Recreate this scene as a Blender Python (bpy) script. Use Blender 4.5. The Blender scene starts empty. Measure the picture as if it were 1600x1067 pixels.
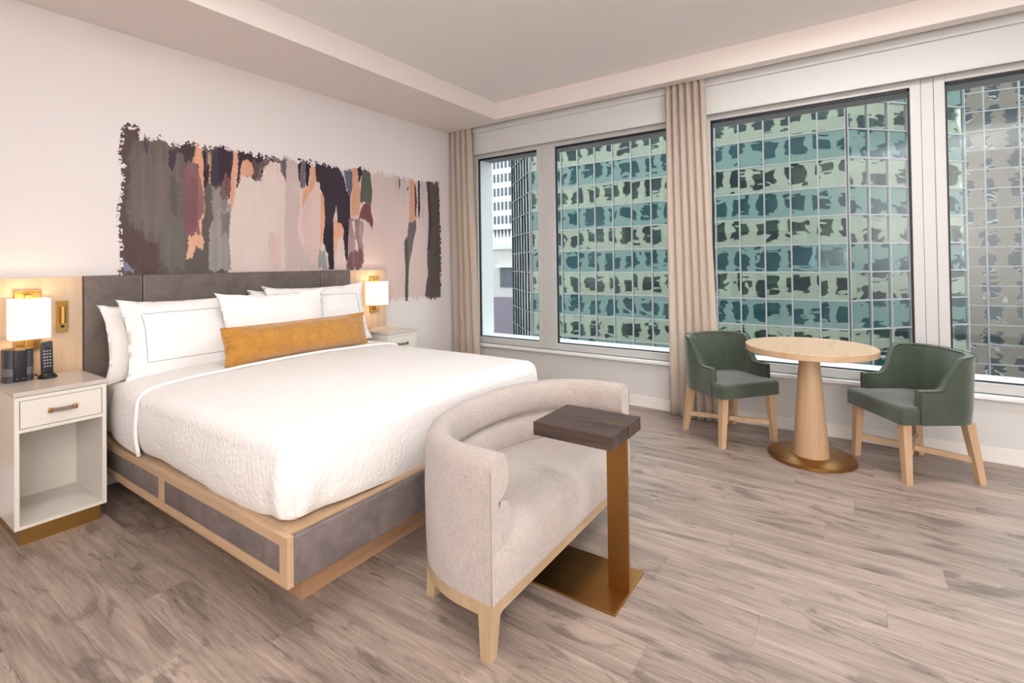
import bpy, bmesh, math, random
import numpy as np
from mathutils import Vector, Matrix, noise as mnoise

# ------------------------------------------------------------------ camera, world, lights, exposure
sc = bpy.context.scene
C = sc.collection
PI = math.pi
cam_d = bpy.data.cameras.new('camera'); cam = bpy.data.objects.new('camera', cam_d); C.objects.link(cam)
YAW, PITCH, ROLL, F, CX, CY = math.radians(34.644), math.radians(.6706), math.radians(-.7833), 775.25, 797.24, 401.72
fw = Vector((math.cos(YAW)*math.cos(PITCH), math.sin(YAW)*math.cos(PITCH), math.sin(PITCH)))
rt = Vector((math.sin(YAW), -math.cos(YAW), 0)); up = rt.cross(fw)
r2 = math.cos(ROLL)*rt + math.sin(ROLL)*up; u2 = -math.sin(ROLL)*rt + math.cos(ROLL)*up
cam.matrix_world = Matrix(((r2.x, u2.x, -fw.x, 0), (r2.y, u2.y, -fw.y, 0), (r2.z, u2.z, -fw.z, 1.33), (0, 0, 0, 1)))
cam_d.sensor_width = 36; cam_d.sensor_fit = 'HORIZONTAL'; cam_d.lens = 36*F/1600
cam_d.shift_x = (800-CX)/1600; cam_d.shift_y = -(533.5-CY)/1600
cam_d.clip_end = 500; cam_d.clip_start = .05
sc.camera = cam

world = bpy.data.worlds.new('world'); sc.world = world; world.use_nodes = True
wn = world.node_tree.nodes; bg = wn['Background']
bg.inputs[0].default_value = (.86, .94, 1, 1); bg.inputs[1].default_value = 2.1     # white overcast sky

def area(name, loc, target, sx, sy, power, col=(1, .95, .9)):
    d = bpy.data.lights.new(name, 'AREA'); d.shape = 'RECTANGLE'; d.size = sx; d.size_y = sy; d.energy = power; d.color = col
    o = bpy.data.objects.new(name, d); C.objects.link(o); o.location = loc
    o.rotation_euler = (Vector(target)-Vector(loc)).to_track_quat('-Z', 'Y').to_euler()
    return o
area('overhead_fill', (3.03, 0, 2.97), (3.03, 0, 0), .54, 1.2, 30, (.99, .985, .975))      # added fill from overhead, no fixture seen, above the sitting area
area('overhead_fill', (1.2, 2.0, 2.97), (1.2, 2.0, 0), .6, .5, 13, (.99, .985, .975))        # added overhead fill to brighten the bed, no fixture seen
area('bounce_light', (-.6, -1.0, 1.6), (-2.3, -2.6, 2.9), 1.4, 1.4, 275, (.98, .985, .985))   # added fill, bounced off the rear walls and ceiling

vs = sc.view_settings
vs.view_transform = 'Standard'; vs.look = 'None'; vs.gamma = 1; vs.use_curve_mapping = False; vs.exposure = 0.40

# ------------------------------------------------------------------ helpers
random.seed(4)
def tag(o, label=None, cat=None, group=None, kind=None):
    for k, v in (('label', label), ('category', cat), ('group', group), ('kind', kind)):
        if v: o[k] = v
    return o
def thing(name, label=None, cat=None, loc=(0, 0, 0), rz=0, group=None, kind=None):
    o = bpy.data.objects.new(name, None); C.objects.link(o); o.location = loc; o.rotation_euler = (0, 0, rz)
    o.empty_display_size = .1
    return tag(o, label, cat, group, kind)
def org(p):
    v = Vector((0, 0, 0))
    while p is not None: v += p.location; p = p.parent
    return v
def obj(name, bm, mat, parent=None, smooth=False, local=False, origin=None):
    """one mesh object; world coordinates unless local, moved to the parent's (or its own) origin"""
    bmesh.ops.recalc_face_normals(bm, faces=bm.faces[:])
    me = bpy.data.meshes.new(name)
    off = Vector((0, 0, 0))
    if not local:
        if origin is not None: off = Vector(origin)
        elif parent is not None: off = org(parent)
    if off.length > 0: bmesh.ops.translate(bm, verts=bm.verts[:], vec=-off)
    bm.to_mesh(me); bm.free()
    if smooth:
        for p in me.polygons: p.use_smooth = True
        if smooth != 'all':
            me.set_sharp_from_angle(angle=math.radians(40 if smooth is True else smooth))
    me.materials.append(mat)
    o = bpy.data.objects.new(name, me); C.objects.link(o)
    if parent is not None: o.parent = parent
    elif origin is not None: o.location = off
    return o
def box(bm, x0, x1, y0, y1, z0, z1, bev=0, seg=2):
    b = bmesh.new() if bev else bm
    v = [b.verts.new((x, y, z)) for z in (z0, z1) for y in (y0, y1) for x in (x0, x1)]
    for f in ((0, 2, 3, 1), (4, 5, 7, 6), (0, 1, 5, 4), (2, 6, 7, 3), (0, 4, 6, 2), (1, 3, 7, 5)):
        b.faces.new([v[i] for i in f])
    if bev:
        bmesh.ops.bevel(b, geom=b.edges[:], offset=bev, segments=seg, profile=.5, affect='EDGES')
        merge(bm, b)
    return bm
def merge(bm, b):
    m = {}
    for v in b.verts: m[v] = bm.verts.new(v.co)
    for f in b.faces:
        try: bm.faces.new([m[v] for v in f.verts])
        except ValueError: pass
    b.free()
def bx(*a, **k): return box(bmesh.new(), *a, **k)
def lathe(prof, n=48, cx=0, cy=0):
    bm = bmesh.new(); rings = []
    for r, z in prof:
        if r < 1e-5: rings.append([bm.verts.new((cx, cy, z))])
        else: rings.append([bm.verts.new((cx+r*math.cos(2*PI*i/n), cy+r*math.sin(2*PI*i/n), z)) for i in range(n)])
    for a, b in zip(rings, rings[1:]):
        for i in range(n):
            j = (i+1) % n
            q = [a[i % len(a)], a[j % len(a)], b[j % len(b)], b[i % len(b)]]
            q = list(dict.fromkeys(q))
            if len(q) > 2: bm.faces.new(q)
    return bm
def tube(bm, pts, r, n=8, closed=False):
    pts = [Vector(p) for p in pts]; rings = []; N = len(pts)
    prev = None
    for i, p in enumerate(pts):
        t = (pts[(i+1) % N]-pts[i-1]) if closed else (pts[min(i+1, N-1)]-pts[max(i-1, 0)])
        t.normalize()
        if prev is None:
            a = Vector((0, 0, 1)) if abs(t.z) < .9 else Vector((1, 0, 0)); a = (a-t*a.dot(t)).normalized()
        else:
            a = (prev-t*prev.dot(t)).normalized()
        prev = a; b = t.cross(a)
        rr = r(i/(N-1)) if callable(r) else r
        rings.append([bm.verts.new(p+rr*(a*math.cos(2*PI*k/n)+b*math.sin(2*PI*k/n))) for k in range(n)])
    pr = list(zip(rings, rings[1:])) + ([(rings[-1], rings[0])] if closed else [])
    for a, b in pr:
        for k in range(n): bm.faces.new((a[k], a[(k+1) % n], b[(k+1) % n], b[k]))
    if not closed: bm.faces.new(rings[0]); bm.faces.new(rings[-1][::-1])
    return bm
def sheet(bm, grid, close=False):
    """quads between rows of points"""
    g = [[bm.verts.new(p) for p in row] for row in grid]
    for a, b in zip(g, g[1:]):
        for i in range(len(a)-1): bm.faces.new((a[i], a[i+1], b[i+1], b[i]))
        if close: bm.faces.new((a[-1], a[0], b[0], b[-1]))
    return g
def sweep(bm, path, prof, caps=True):
    """closed profile of (inward offset, z) along path [(x, y, nx, ny)], n pointing inward"""
    g = [[bm.verts.new((x+nx*d, y+ny*d, z)) for d, z in prof] for x, y, nx, ny in path]
    m = len(prof)
    for a, b in zip(g, g[1:]):
        for i in range(m): bm.faces.new((a[i], a[(i+1) % m], b[(i+1) % m], b[i]))
    if caps: bm.faces.new(g[0]); bm.faces.new(g[-1][::-1])
    return bm
def prism(bm, pts, z0, z1):
    lo = [bm.verts.new((x, y, z0)) for x, y in pts]; hi = [bm.verts.new((x, y, z1)) for x, y in pts]
    n = len(pts)
    for i in range(n): bm.faces.new((lo[i], lo[(i+1) % n], hi[(i+1) % n], hi[i]))
    bm.faces.new(lo[::-1]); bm.faces.new(hi)
    return bm
def taper(bm, top, bot, st, sb):
    """square leg from top centre (size st) to bottom centre (size sb)"""
    def q(c, s): return [bm.verts.new((c[0]+a*s/2, c[1]+b*s/2, c[2])) for a, b in ((-1, -1), (1, -1), (1, 1), (-1, 1))]
    a = q(bot, sb); b = q(top, st)
    for i in range(4): bm.faces.new((a[i], a[(i+1) % 4], b[(i+1) % 4], b[i]))
    bm.faces.new(a[::-1]); bm.faces.new(b)
    return bm
def fbm(x, y, z=0, o=4):
    return mnoise.fractal(Vector((x, y, z)), 1.0, 2.0, o)

# ------------------------------------------------------------------ materials
def srgb(r, g, b):
    f = lambda c: (c/255/12.92) if c/255 <= .04045 else ((c/255+.055)/1.055)**2.4
    return (f(r), f(g), f(b), 1)
class N:
    def __init__(s, name):
        s.m = bpy.data.materials.new(name); s.m.use_nodes = True; s.t = s.m.node_tree
        s.p = s.t.nodes['Principled BSDF']; s.out = s.t.nodes['Material Output']
    def n(s, typ, **k):
        o = s.t.nodes.new(typ)
        for a, b in k.items():
            if a.startswith('i_'):
                key = a[2:]; key = int(key) if key.isdigit() else key.replace('_', ' ')
                o.inputs[key].default_value = b
            else: setattr(o, a, b)
        return o
    def l(s, a, b): s.t.links.new(a, b)
    def coord(s, scale=(1, 1, 1), rnd=False, rot=(0, 0, 0)):
        tc = s.n('ShaderNodeTexCoord'); mp = s.n('ShaderNodeMapping'); mp.inputs['Scale'].default_value = scale
        mp.inputs['Rotation'].default_value = rot
        src = tc.outputs['Object']
        if rnd:
            oi = s.n('ShaderNodeObjectInfo'); ml = s.n('ShaderNodeVectorMath', operation='SCALE'); cb = s.n('ShaderNodeCombineXYZ', i_0=37.0, i_1=91.0, i_2=53.0)
            s.l(cb.outputs[0], ml.inputs[0]); s.l(oi.outputs['Random'], ml.inputs['Scale'])
            ad = s.n('ShaderNodeVectorMath', operation='ADD'); s.l(src, ad.inputs[0]); s.l(ml.outputs[0], ad.inputs[1]); src = ad.outputs[0]
        s.l(src, mp.inputs['Vector']); return mp.outputs[0]
    def noise(s, vec, scale, detail=4, rough=.55, dist=0):
        o = s.n('ShaderNodeTexNoise', i_Scale=scale, i_Detail=detail, i_Roughness=rough, i_Distortion=dist); s.l(vec, o.inputs['Vector']); return o.outputs['Fac']
    def ramp(s, fac, stops):
        r = s.n('ShaderNodeValToRGB'); e = r.color_ramp.elements
        while len(e) > 1: e.remove(e[-1])
        e[0].position, e[0].color = stops[0]
        for p, c in stops[1:]:
            q = e.new(p); q.color = c
        s.l(fac, r.inputs[0]); return r.outputs[0]
    def mix(s, a, b, fac, mode='MIX'):
        o = s.n('ShaderNodeMix', data_type='RGBA', blend_type=mode)
        for k, v in ((6, a), (7, b), (0, fac)):
            if isinstance(v, (tuple, float, int)): o.inputs[k].default_value = v
            else: s.l(v, o.inputs[k])
        return o.outputs[2]
    def bump(s, h, dist=.002, strength=1):
        b = s.n('ShaderNodeBump', i_Strength=strength, i_Distance=dist); s.l(h, b.inputs['Height']); s.l(b.outputs[0], s.p.inputs['Normal'])
    def base(s, c):
        if isinstance(c, tuple): s.p.inputs['Base Color'].default_value = c
        else: s.l(c, s.p.inputs['Base Color'])
    def set(s, rough=.5, metal=0, spec=.5, **k):
        s.p.inputs['Roughness'].default_value = rough; s.p.inputs['Metallic'].default_value = metal; s.p.inputs['Specular IOR Level'].default_value = spec
        for a, b in k.items(): s.p.inputs[a.replace('_', ' ')].default_value = b
        return s.m
def scale_c(c, k): return (c[0]*k, c[1]*k, c[2]*k, 1)
def plain(name, c, rough=.5, metal=0, spec=.5, var=.06, sc_=8, bump=0, bsc=200, **k):
    a = N(name); v = a.coord()
    a.base(a.mix(scale_c(c, 1-var), scale_c(c, 1+var), a.noise(v, sc_)))
    if bump: a.bump(a.noise(v, bsc, 3), bump)
    return a.set(rough, metal, spec, **k)
def wood(name, c, axis=2, rough=.45, contrast=.22, fine=1, rnd=True):
    a = N(name); s = [14*fine]*3; s[axis] = .9*fine
    v = a.coord(tuple(s), rnd=rnd); n1 = a.noise(v, 1.6, 6, .6, .6)
    s2 = [90*fine]*3; s2[axis] = 2.5*fine
    v2 = a.coord(tuple(s2), rnd=rnd); n2 = a.noise(v2, 2, 3)
    col = a.ramp(n1, [(.36, scale_c(c, 1-contrast)), (.5, c), (.64, scale_c(c, 1+contrast*.6))])
    col = a.mix(col, a.mix(scale_c(c, .75), scale_c(c, 1.12), n2), .3)
    a.base(col); a.bump(n2, .0004)
    return a.set(rough)
def fabric(name, c, weave=700, bump=.0006, var=.12, rough=.9, sheen=.3, blotch=6, streak=None):
    a = N(name); v = a.coord((1, 1, 1))
    col = a.ramp(a.noise(v, blotch, 4, .6, .5), [(.35, scale_c(c, 1-var*.8)), (.65, scale_c(c, 1+var*.8))])
    w = weave; na, nb, nc = (a.noise(a.coord(q), 1, 2) for q in ((w*.12, w, w), (w, w*.12, w), (w, w, w*.12)))
    th = a.ramp(a.mix(a.mix(na, nb, .5), nc, .4), [(.41, (0, 0, 0, 1)), (.59, (1, 1, 1, 1))])
    col = a.mix(col, a.mix(scale_c(c, 1-var*2), scale_c(c, 1+var*1.6), th), .55)
    a.base(col); a.bump(th, bump)
    return a.set(rough, spec=.2, Sheen_Weight=sheen)

M = {}
M['wall'] = plain('wall_paint', srgb(226, 219, 217), .85, var=.012, sc_=3, bump=.0006, bsc=120)
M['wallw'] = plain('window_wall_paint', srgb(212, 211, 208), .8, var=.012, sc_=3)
M['ceil'] = plain('ceiling_paint', srgb(240, 237, 234), .9, var=.01, sc_=2)
M['soffit'] = plain('soffit_paint', srgb(236, 226, 220), .85, var=.01, sc_=2)
M['trim'] = plain('white_trim', srgb(232, 228, 224), .45, var=.01)
M['frame'] = plain('window_frame_paint', srgb(198, 198, 196), .4, var=.01)
M['sillw'] = plain('window_sill_paint', srgb(238, 238, 238), .35, var=.01)
M['black'] = plain('black_gasket', (.006, .006, .007, 1), .5)
M['oak'] = wood('light_oak', srgb(200, 168, 134), 2, .42, .13)
M['oakx'] = wood('light_oak_along_x', srgb(200, 168, 134), 0, .42, .14)
M['oaky'] = wood('light_oak_along_y', srgb(200, 168, 134), 1, .42, .14)
M['oakp'] = wood('oak_wall_panel', srgb(206, 180, 152), 2, .5, .14, .8)
M['ash'] = wood('weathered_ash', srgb(186, 160, 128), 2, .5, .14)
M['ashx'] = wood('weathered_ash_along_x', srgb(186, 160, 128), 0, .5, .14)
M['walnut'] = wood('dark_stained_oak', srgb(72, 56, 50), 1, .6, .55, 1.6)
M['plinth'] = wood('plinth_wood', srgb(176, 138, 104), 0, .5, .2, .6)
def leather(name, c):
    a = N(name); v = a.coord()
    n1 = a.noise(v, 7, 6, .65, .8); n2 = a.noise(v, 260, 3)
    a.base(a.ramp(n1, [(.36, scale_c(c, .8)), (.5, c), (.64, scale_c(c, 1.22))])); a.bump(n2, .0005)
    return a.set(.55, spec=.35)
M['leather'] = leather('grey_brown_leather', srgb(104, 93, 88))
M['leather2'] = leather('grey_frame_leather', srgb(118, 108, 105))
M['stitch'] = plain('stitch_thread', srgb(150, 138, 128), .8)
M['linen'] = fabric('oatmeal_linen', srgb(190, 178, 171), 300, .0012, .13, .92)
M['seam'] = plain('linen_seam', srgb(150, 138, 130), .9)
M['velvet'] = fabric('sage_green_velvet', srgb(68, 78, 65), 500, .0003, .34, .72, .45, 7)
M['piping'] = plain('green_welt', srgb(66, 76, 63), .7)
M['mustard'] = fabric('mustard_velvet', srgb(190, 134, 58), 500, .0003, .3, .8, .5, 16)
M['cotton'] = plain('white_cotton', srgb(244, 241, 239), .85, spec=.2, var=.015, sc_=5, bump=.0012, bsc=14)
M['sheet'] = plain('white_sheet', srgb(240, 236, 233), .85, spec=.2, var=.015, sc_=6, bump=.003, bsc=9)
a = N('quilted_coverlet'); v = a.coord((1, 1, 1)); vo = a.n('ShaderNodeTexVoronoi', i_Scale=58.0); a.l(a.coord((1, 1, .8)), vo.inputs['Vector'])
a.base(a.mix(srgb(240, 236, 233), srgb(246, 243, 241), a.noise(v, 4))); a.bump(vo.outputs['Distance'], .0034, .9); M['coverlet'] = a.set(.85, spec=.2)
M['greyline'] = plain('grey_piping', srgb(140, 138, 140), .8)
M['curtain'] = fabric('beige_curtain', srgb(238, 222, 208), 800, .0003, .03, .85, .3, 2)
M['blind'] = plain('white_shade_fabric', srgb(214, 214, 211), .8, var=.015, sc_=30)
M['lacquer'] = plain('cream_lacquer', srgb(228, 222, 212), .16, var=.008, sc_=3)
M['stone'] = plain('taupe_top', srgb(200, 190, 180), .22, var=.02, sc_=20)
def brass(name, c, rough=.3):
    a = N(name); n = a.noise(a.coord((4, 160, 160)), 1, 3); n2 = a.noise(a.coord(), 6, 4)
    a.base(a.mix(scale_c(c, .82), scale_c(c, 1.12), n2)); a.bump(n, .0002)
    return a.set(rough, 1)
M['brass'] = brass('brushed_brass', srgb(190, 152, 88), .32)
M['bronze'] = brass('aged_brass', srgb(168, 124, 72), .36)
M['ltaupe'] = plain('leather_strap', srgb(128, 116, 104), .6)
M['darkpl'] = plain('black_plastic', (.012, .012, .014, 1), .35)
M['greypl'] = plain('charcoal_plastic', srgb(62, 62, 66), .45)
M['greymid'] = plain('grey_plastic', srgb(104, 104, 108), .5)
M['btn'] = plain('phone_key', srgb(176, 178, 182), .5)
a = N('lit_lamp_shade'); a.base(srgb(255, 240, 215)); a.p.inputs['Emission Color'].default_value = (1, .83, .6, 1); M['shade'] = a.set(.8, Emission_Strength=.8)
a = N('window_glass')
tr = a.n('ShaderNodeBsdfTransparent', i_Color=(.95, .975, .97, 1)); gl = a.n('ShaderNodeBsdfGlossy', i_Roughness=.0); gl.inputs['Color'].default_value = (1, 1, 1, 1)
mx = a.n('ShaderNodeMixShader', i_Fac=.02); a.l(tr.outputs[0], mx.inputs[1]); a.l(gl.outputs[0], mx.inputs[2]); a.l(mx.outputs[0], a.out.inputs[0]); M['glass'] = a.m
# floor planks
a = N('grey_oak_vinyl_plank')
oi = a.n('ShaderNodeObjectInfo'); v = a.coord((9, .75, 9), rnd=True); n1 = a.noise(v, 1.25, 7, .62, 1.1)
v2 = a.coord((60, 2.2, 60), rnd=True); n2 = a.noise(v2, 2.0, 5, .7, .3)
v3 = a.coord((3.2, .9, 3), rnd=True); n3 = a.noise(v3, 1.6, 4, .6, 2.2)
c0 = srgb(160, 143, 132)
g = lambda k: (k, k, k, 1)
col = a.mix(c0, a.ramp(n1, [(.34, g(.72)), (.5, g(1)), (.66, g(1.2))]), 1.0, 'MULTIPLY')
col = a.mix(col, a.ramp(n2, [(.36, g(.76)), (.5, g(1)), (.64, g(1.14))]), 1.0, 'MULTIPLY')
col = a.mix(col, a.ramp(n3, [(.36, g(.52)), (.44, g(.98)), (.65, g(1.08))]), .8, 'MULTIPLY')
v4 = a.coord((26, 1.1, 26), rnd=True); n4 = a.noise(v4, .9, 3, .5, 3.0)
crk = a.ramp(n4, [(.485, (1, 1, 1, 1)), (.497, (.5, .47, .45, 1)), (.503, (.5, .47, .45, 1)), (.515, (1, 1, 1, 1))])
pat = a.ramp(a.noise(a.coord((3, .8, 3), rnd=True), 2.0, 2), [(.52, (0, 0, 0, 1)), (.6, (1, 1, 1, 1))])
col = a.mix(col, a.mix(col, crk, 1.0, 'MULTIPLY'), pat)
tone = a.ramp(oi.outputs['Random'], [(0, (.88, .88, .88, 1)), (1, (1.1, 1.1, 1.1, 1))])
a.base(a.mix(col, tone, 1.0, 'MULTIPLY')); a.bump(n2, .0005); M['floor'] = a.set(.42, spec=.4)
M['under'] = plain('dark_underlay', (.05, .042, .038, 1), .9)
# outside
def facade_glass(name, diff, tint, refl, see=False, wob=1.0):
    a = N(name); v = a.coord((1, 1, 1), rnd=True)
    h = a.noise(a.coord((.55, .55, 1.0), rnd=True), .8, 2, .5, .3)
    b = a.n('ShaderNodeBump', i_Strength=1.0, i_Distance=.017*wob); a.l(h, b.inputs['Height'])
    g = a.n('ShaderNodeBsdfGlossy', i_Roughness=.02); g.inputs['Color'].default_value = tint; a.l(b.outputs[0], g.inputs['Normal'])
    if see: d = a.n('ShaderNodeBsdfTransparent'); d.inputs['Color'].default_value = diff
    else:
        d = a.n('ShaderNodeBsdfDiffuse'); a.l(a.mix(scale_c(diff, .7), scale_c(diff, 1.25), a.noise(v, 2.5, 4)), d.inputs['Color'])
    mx = a.n('ShaderNodeMixShader', i_Fac=refl); a.l(d.outputs[0], mx.inputs[1]); a.l(g.outputs[0], mx.inputs[2]); a.l(mx.outputs[0], a.out.inputs[0])
    return a.m
M['spandrel'] = facade_glass('teal_spandrel_glass', (.028, .115, .145, 1), (.66, .90, .92, 1), .36)
M['vision'] = facade_glass('green_vision_glass', (.70, .81, .77, 1), (.86, .94, .92, 1), .42, True)
M['greyglass'] = facade_glass('grey_reflective_glass', (.05, .065, .07, 1), (.86, .92, .92, 1), .6, False, .8)
M['sideglass'] = facade_glass('dark_reflective_glass', (.02, .03, .035, 1), (.9, .98, 1, 1), .45, False, .8)
M['mullion'] = plain('pale_mullion', srgb(214, 208, 214), .5)
M['dkmull'] = plain('dark_mullion', srgb(60, 66, 72), .5)
M['interior'] = plain('office_interior', srgb(70, 76, 72), .9)
M['blindg'] = plain('pale_office_blind', srgb(226, 232, 206), .9)
M['concrete'] = plain('cream_concrete', srgb(226, 220, 200), .85, var=.05, sc_=.6)
M['hglass'] = plain('dark_hotel_glass', srgb(62, 74, 78), .12)
M['whitestone'] = plain('white_stone', srgb(238, 236, 236), .9, var=.02, sc_=.5)
M['towerwin'] = plain('tower_window', srgb(92, 96, 106), .4)
M['reveal'] = plain('white_reveal', srgb(240, 242, 245), .6)
M['lintel'] = plain('grey_lintel', srgb(150, 150, 152), .7)
a = N('pale_brick'); br = a.n('ShaderNodeTexBrick', i_Scale=1.0); br.inputs['Color1'].default_value = srgb(196, 186, 182); br.inputs['Color2'].default_value = srgb(176, 166, 164); br.inputs['Mortar'].default_value = srgb(215, 210, 206)
br.inputs['Brick Width'].default_value = .9; br.inputs['Row Height'].default_value = .35; br.inputs['Mortar Size'].default_value = .04
mp = a.coord((1, 1, 1), rot=(math.radians(90), 0, math.radians(90))); a.l(mp, br.inputs['Vector']); a.base(br.outputs[0]); M['brick'] = a.set(.9)
M['brick2'] = plain('mauve_brick', srgb(150, 136, 150), .9, var=.12, sc_=4)
M['street'] = plain('street', srgb(110, 112, 116), .9)
a = N('mural_paint'); at = a.n('ShaderNodeAttribute', attribute_name='paint'); a.base(at.outputs['Color']); M['mural'] = a.set(.85, spec=.2)

# ------------------------------------------------------------------ the room
YA, XW, XL, YF = 3.80, 4.425, -2.4, -3.5      # headboard wall, window wall, left wall, wall behind the camera
ZS, ZC = 2.825, 3.0
def struct(name, bm, mat, parent=None, **k):
    o = obj(name, bm, mat, parent, **k)
    if parent is None: o['kind'] = 'structure'
    return o
fl = struct('floor', bx(XL, XW+.02, YF, YA, -.06, -.006), M['under'])
PW, PLN = .182, 1.22
pm = {}
def plank_mesh(length):
    k = round(length, 3)
    if k not in pm:
        bm = bx(-PW/2+.0003, PW/2-.0003, -length/2+.0003, length/2-.0003, -.006, 0)
        me = bpy.data.meshes.new('plank'); bmesh.ops.recalc_face_normals(bm, faces=bm.faces[:]); bm.to_mesh(me); bm.free(); me.materials.append(M['floor']); pm[k] = me
    return pm[k]
ncol = int((XW-XL)/PW)+1
x = XW
rows = 0
for i in range(ncol):
    cxp = XW - PW*(i+.5)
    if cxp - PW/2 < -1.4: break
    y = YA - [0, .43, .86, .22, .65, 1.05, .12, .75][i % 8]*1.0
    segs = []
    if YA-y > .05: segs.append((y, YA))
    while y > -2.3:
        segs.append((y-PLN, y)); y -= PLN
    for a0, a1 in segs:
        o = bpy.data.objects.new('plank', plank_mesh(a1-a0)); C.objects.link(o); o.parent = fl; o.location = (cxp, (a0+a1)/2, 0)
struct('ceiling', bx(XL, 4.8, YF, YA+.1, ZC, ZC+.1), M['ceil'])
struct('wall_back', bx(XL, 4.7, YA, YA+.12, -.06, ZC), M['wall'])
struct('wall_left', bx(XL-.1, XL, YF, YA, -.06, ZC), M['wall'])
struct('wall_front', bx(XL, 4.7, YF-.1, YF, -.06, ZC), M['wall'])
Z0, Z1 = .435, 2.575
bm = bmesh.new()
box(bm, XW, 4.7, YF, YA, -.06, Z0); box(bm, 4.40, 4.7, YF, YA, Z1, ZC); box(bm, XW, 4.7, 3.57, YA, Z0, Z1); box(bm, XW, 4.7, YF, -3.36, Z0, Z1)
struct('wall_right', bm, M['wallw'])
# dropped soffits: one along the headboard wall, one in front of the blind pocket
struct('trim_1', bx(XL, 4.262, 3.04, YA, ZS, ZC), M['soffit'])
struct('trim_2', bx(4.16, 4.262, YF, 3.04, ZS, ZC), M['soffit'])
def baseboard(name, bm): return struct(name, bm, M['trim'])
bm = bmesh.new(); box(bm, XW-.013, XW, YF, YA, 0, .098, .003); box(bm, XW-.022, XW-.013, YF, YA, 0, .018, .003)
baseboard('baseboard_right', bm)
bm = bmesh.new(); box(bm, XL, XW, YA-.013, YA, 0, .098, .003); baseboard('baseboard_back', bm)
bm = bmesh.new(); box(bm, XL, XL+.013, YF, YA, 0, .098, .003); baseboard('baseboard_left', bm)
struct('trim_3', bx(4.378, XW+.03, YF, YA, .405, Z0, .006), M['sillw'])          # ledge under the windows

def window(n, ya, yb, ga, gb):
    """frame from ya down to yb, glass from ga down to gb (y)"""
    w = thing('window_%d' % n, loc=(4.44, (ya+yb)/2, Z0), kind='structure')
    bm = bmesh.new(); x0, x1 = 4.435, 4.505
    box(bm, x0, x1, ga, ya-.0015, Z0+.001, Z1-.001, .003); box(bm, x0, x1, yb+.0015, gb, Z0+.001, Z1-.001, .003)
    box(bm, x0, x1, gb, ga, Z0+.001, .503, .003); box(bm, x0, x1, gb, ga, 2.517, Z1-.001, .003)
    obj('window_frame', bm, M['frame'], w)
    bm = bmesh.new(); t = .013
    box(bm, 4.458, 4.478, ga-t, ga+.002, .50, 2.52); box(bm, 4.458, 4.478, gb-.002, gb+t, .50, 2.52)
    box(bm, 4.458, 4.478, gb, ga, .501, .503+t*.7); box(bm, 4.458, 4.478, gb, ga, 2.517-t*1.3, 2.52)
    obj('gasket', bm, M['black'], w)
    obj('pane', bx(4.480, 4.488, gb-.005, ga+.005, .497, 2.523), M['glass'], w)
    return w
window(1, 3.57, 2.656, 3.507, 2.712)
window(2, 2.582, 1.106, 2.501, 1.165)
window(3, 1.04, -.405, .982, -.345)
window(4, -.471, -1.94, -.531, -1.88)
window(5, -2.00, -3.36, -2.06, -3.30)  # unseen window continuing the ribbon, added to let in more daylight
for n, (a0, a1) in enumerate(((2.582, 2.656), (1.04, 1.106), (-.471, -.405), (-2.00, -1.94))):
    struct('trim_%d' % (n+4), bx(4.441, 4.505, a0, a1, Z0+.001, Z1-.001, .002), M['frame'])

# ------------------------------------------------------------------ roller shades and curtains
def shade(y0, y1, label):
    w = thing('roller_shade', label, 'window shade', (4.37, (y0+y1)/2, 2.55), group='white shades rolled up above the windows')
    obj('fabric', bx(4.372, 4.376, y0, y1, 2.562, 2.90), M['blind'], w)
    bm = bmesh.new(); box(bm, 4.365, 4.383, y0, y1, 2.552, 2.566, .004); obj('hem_bar', bm, M['blind'], w)
    obj('cover', bx(4.345, 4.372, y0, y1, 2.785, 2.998, .004), M['blind'], w)
shade(1.15, 3.50, 'white shade above the narrow window and the window left of the middle curtain')
shade(-1.9, 1.02, 'white shade above the windows behind the round table')

def curtain(label, yt0, yt1, yb0, yb1, folds, amp, loc):
    w = thing('curtain', label, 'curtain', loc)
    bm = bmesh.new(); rows = []; NS = folds*14
    for j in range(25):
        t = j/24; z = 2.90-(2.90-.012)*t; e = t**1.3
        a0 = yt0+(yb0-yt0)*e; a1 = yt1+(yb1-yt1)*e; r = []
        for i in range(NS+1):
            s = i/NS
            ph = PI*folds*(s+.012*math.sin(5*s+2*t))
            w_ = abs(math.sin(ph))**.62
            A = amp*(1+.2*math.sin(9*s+3*t)*t)
            r.append((4.325 - A*w_ - .006*t*math.sin(11*s+4*t), a0+(a1-a0)*s, z))
        rows.append(r)
    sheet(bm, rows); ret = bmesh.ops.solidify(bm, geom=bm.faces[:], thickness=.003)
    obj('cloth', bm, M['curtain'], w, smooth='all')
    bm = bmesh.new()
    box(bm, 4.29, 4.32, yt0-.0, yt1+.0, 2.962, 2.99) if yt0 < yt1 else box(bm, 4.29, 4.32, yt1, yt0, 2.962, 2.99)
    obj('track', bm, M['black'], w)
    bm = bmesh.new()
    for i in range(folds*2+1):
        yy = yt0+(yt1-yt0)*(i+.0)/(folds*2); box(bm, 4.298, 4.312, yy-.006, yy+.006, 2.895, 2.965)
    obj('carrier_hooks', bm, M['black'], w)
curtain('beige floor-length curtain in the corner beside the mural', 3.775, 3.475, 3.775, 3.375, 4, .065, (4.305, 3.6, 0))
curtain('beige floor-length curtain hanging between the two large windows behind the green chair', 1.318, .985, 1.318, .90, 6, .055, (4.305, 1.13, 0))

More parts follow.
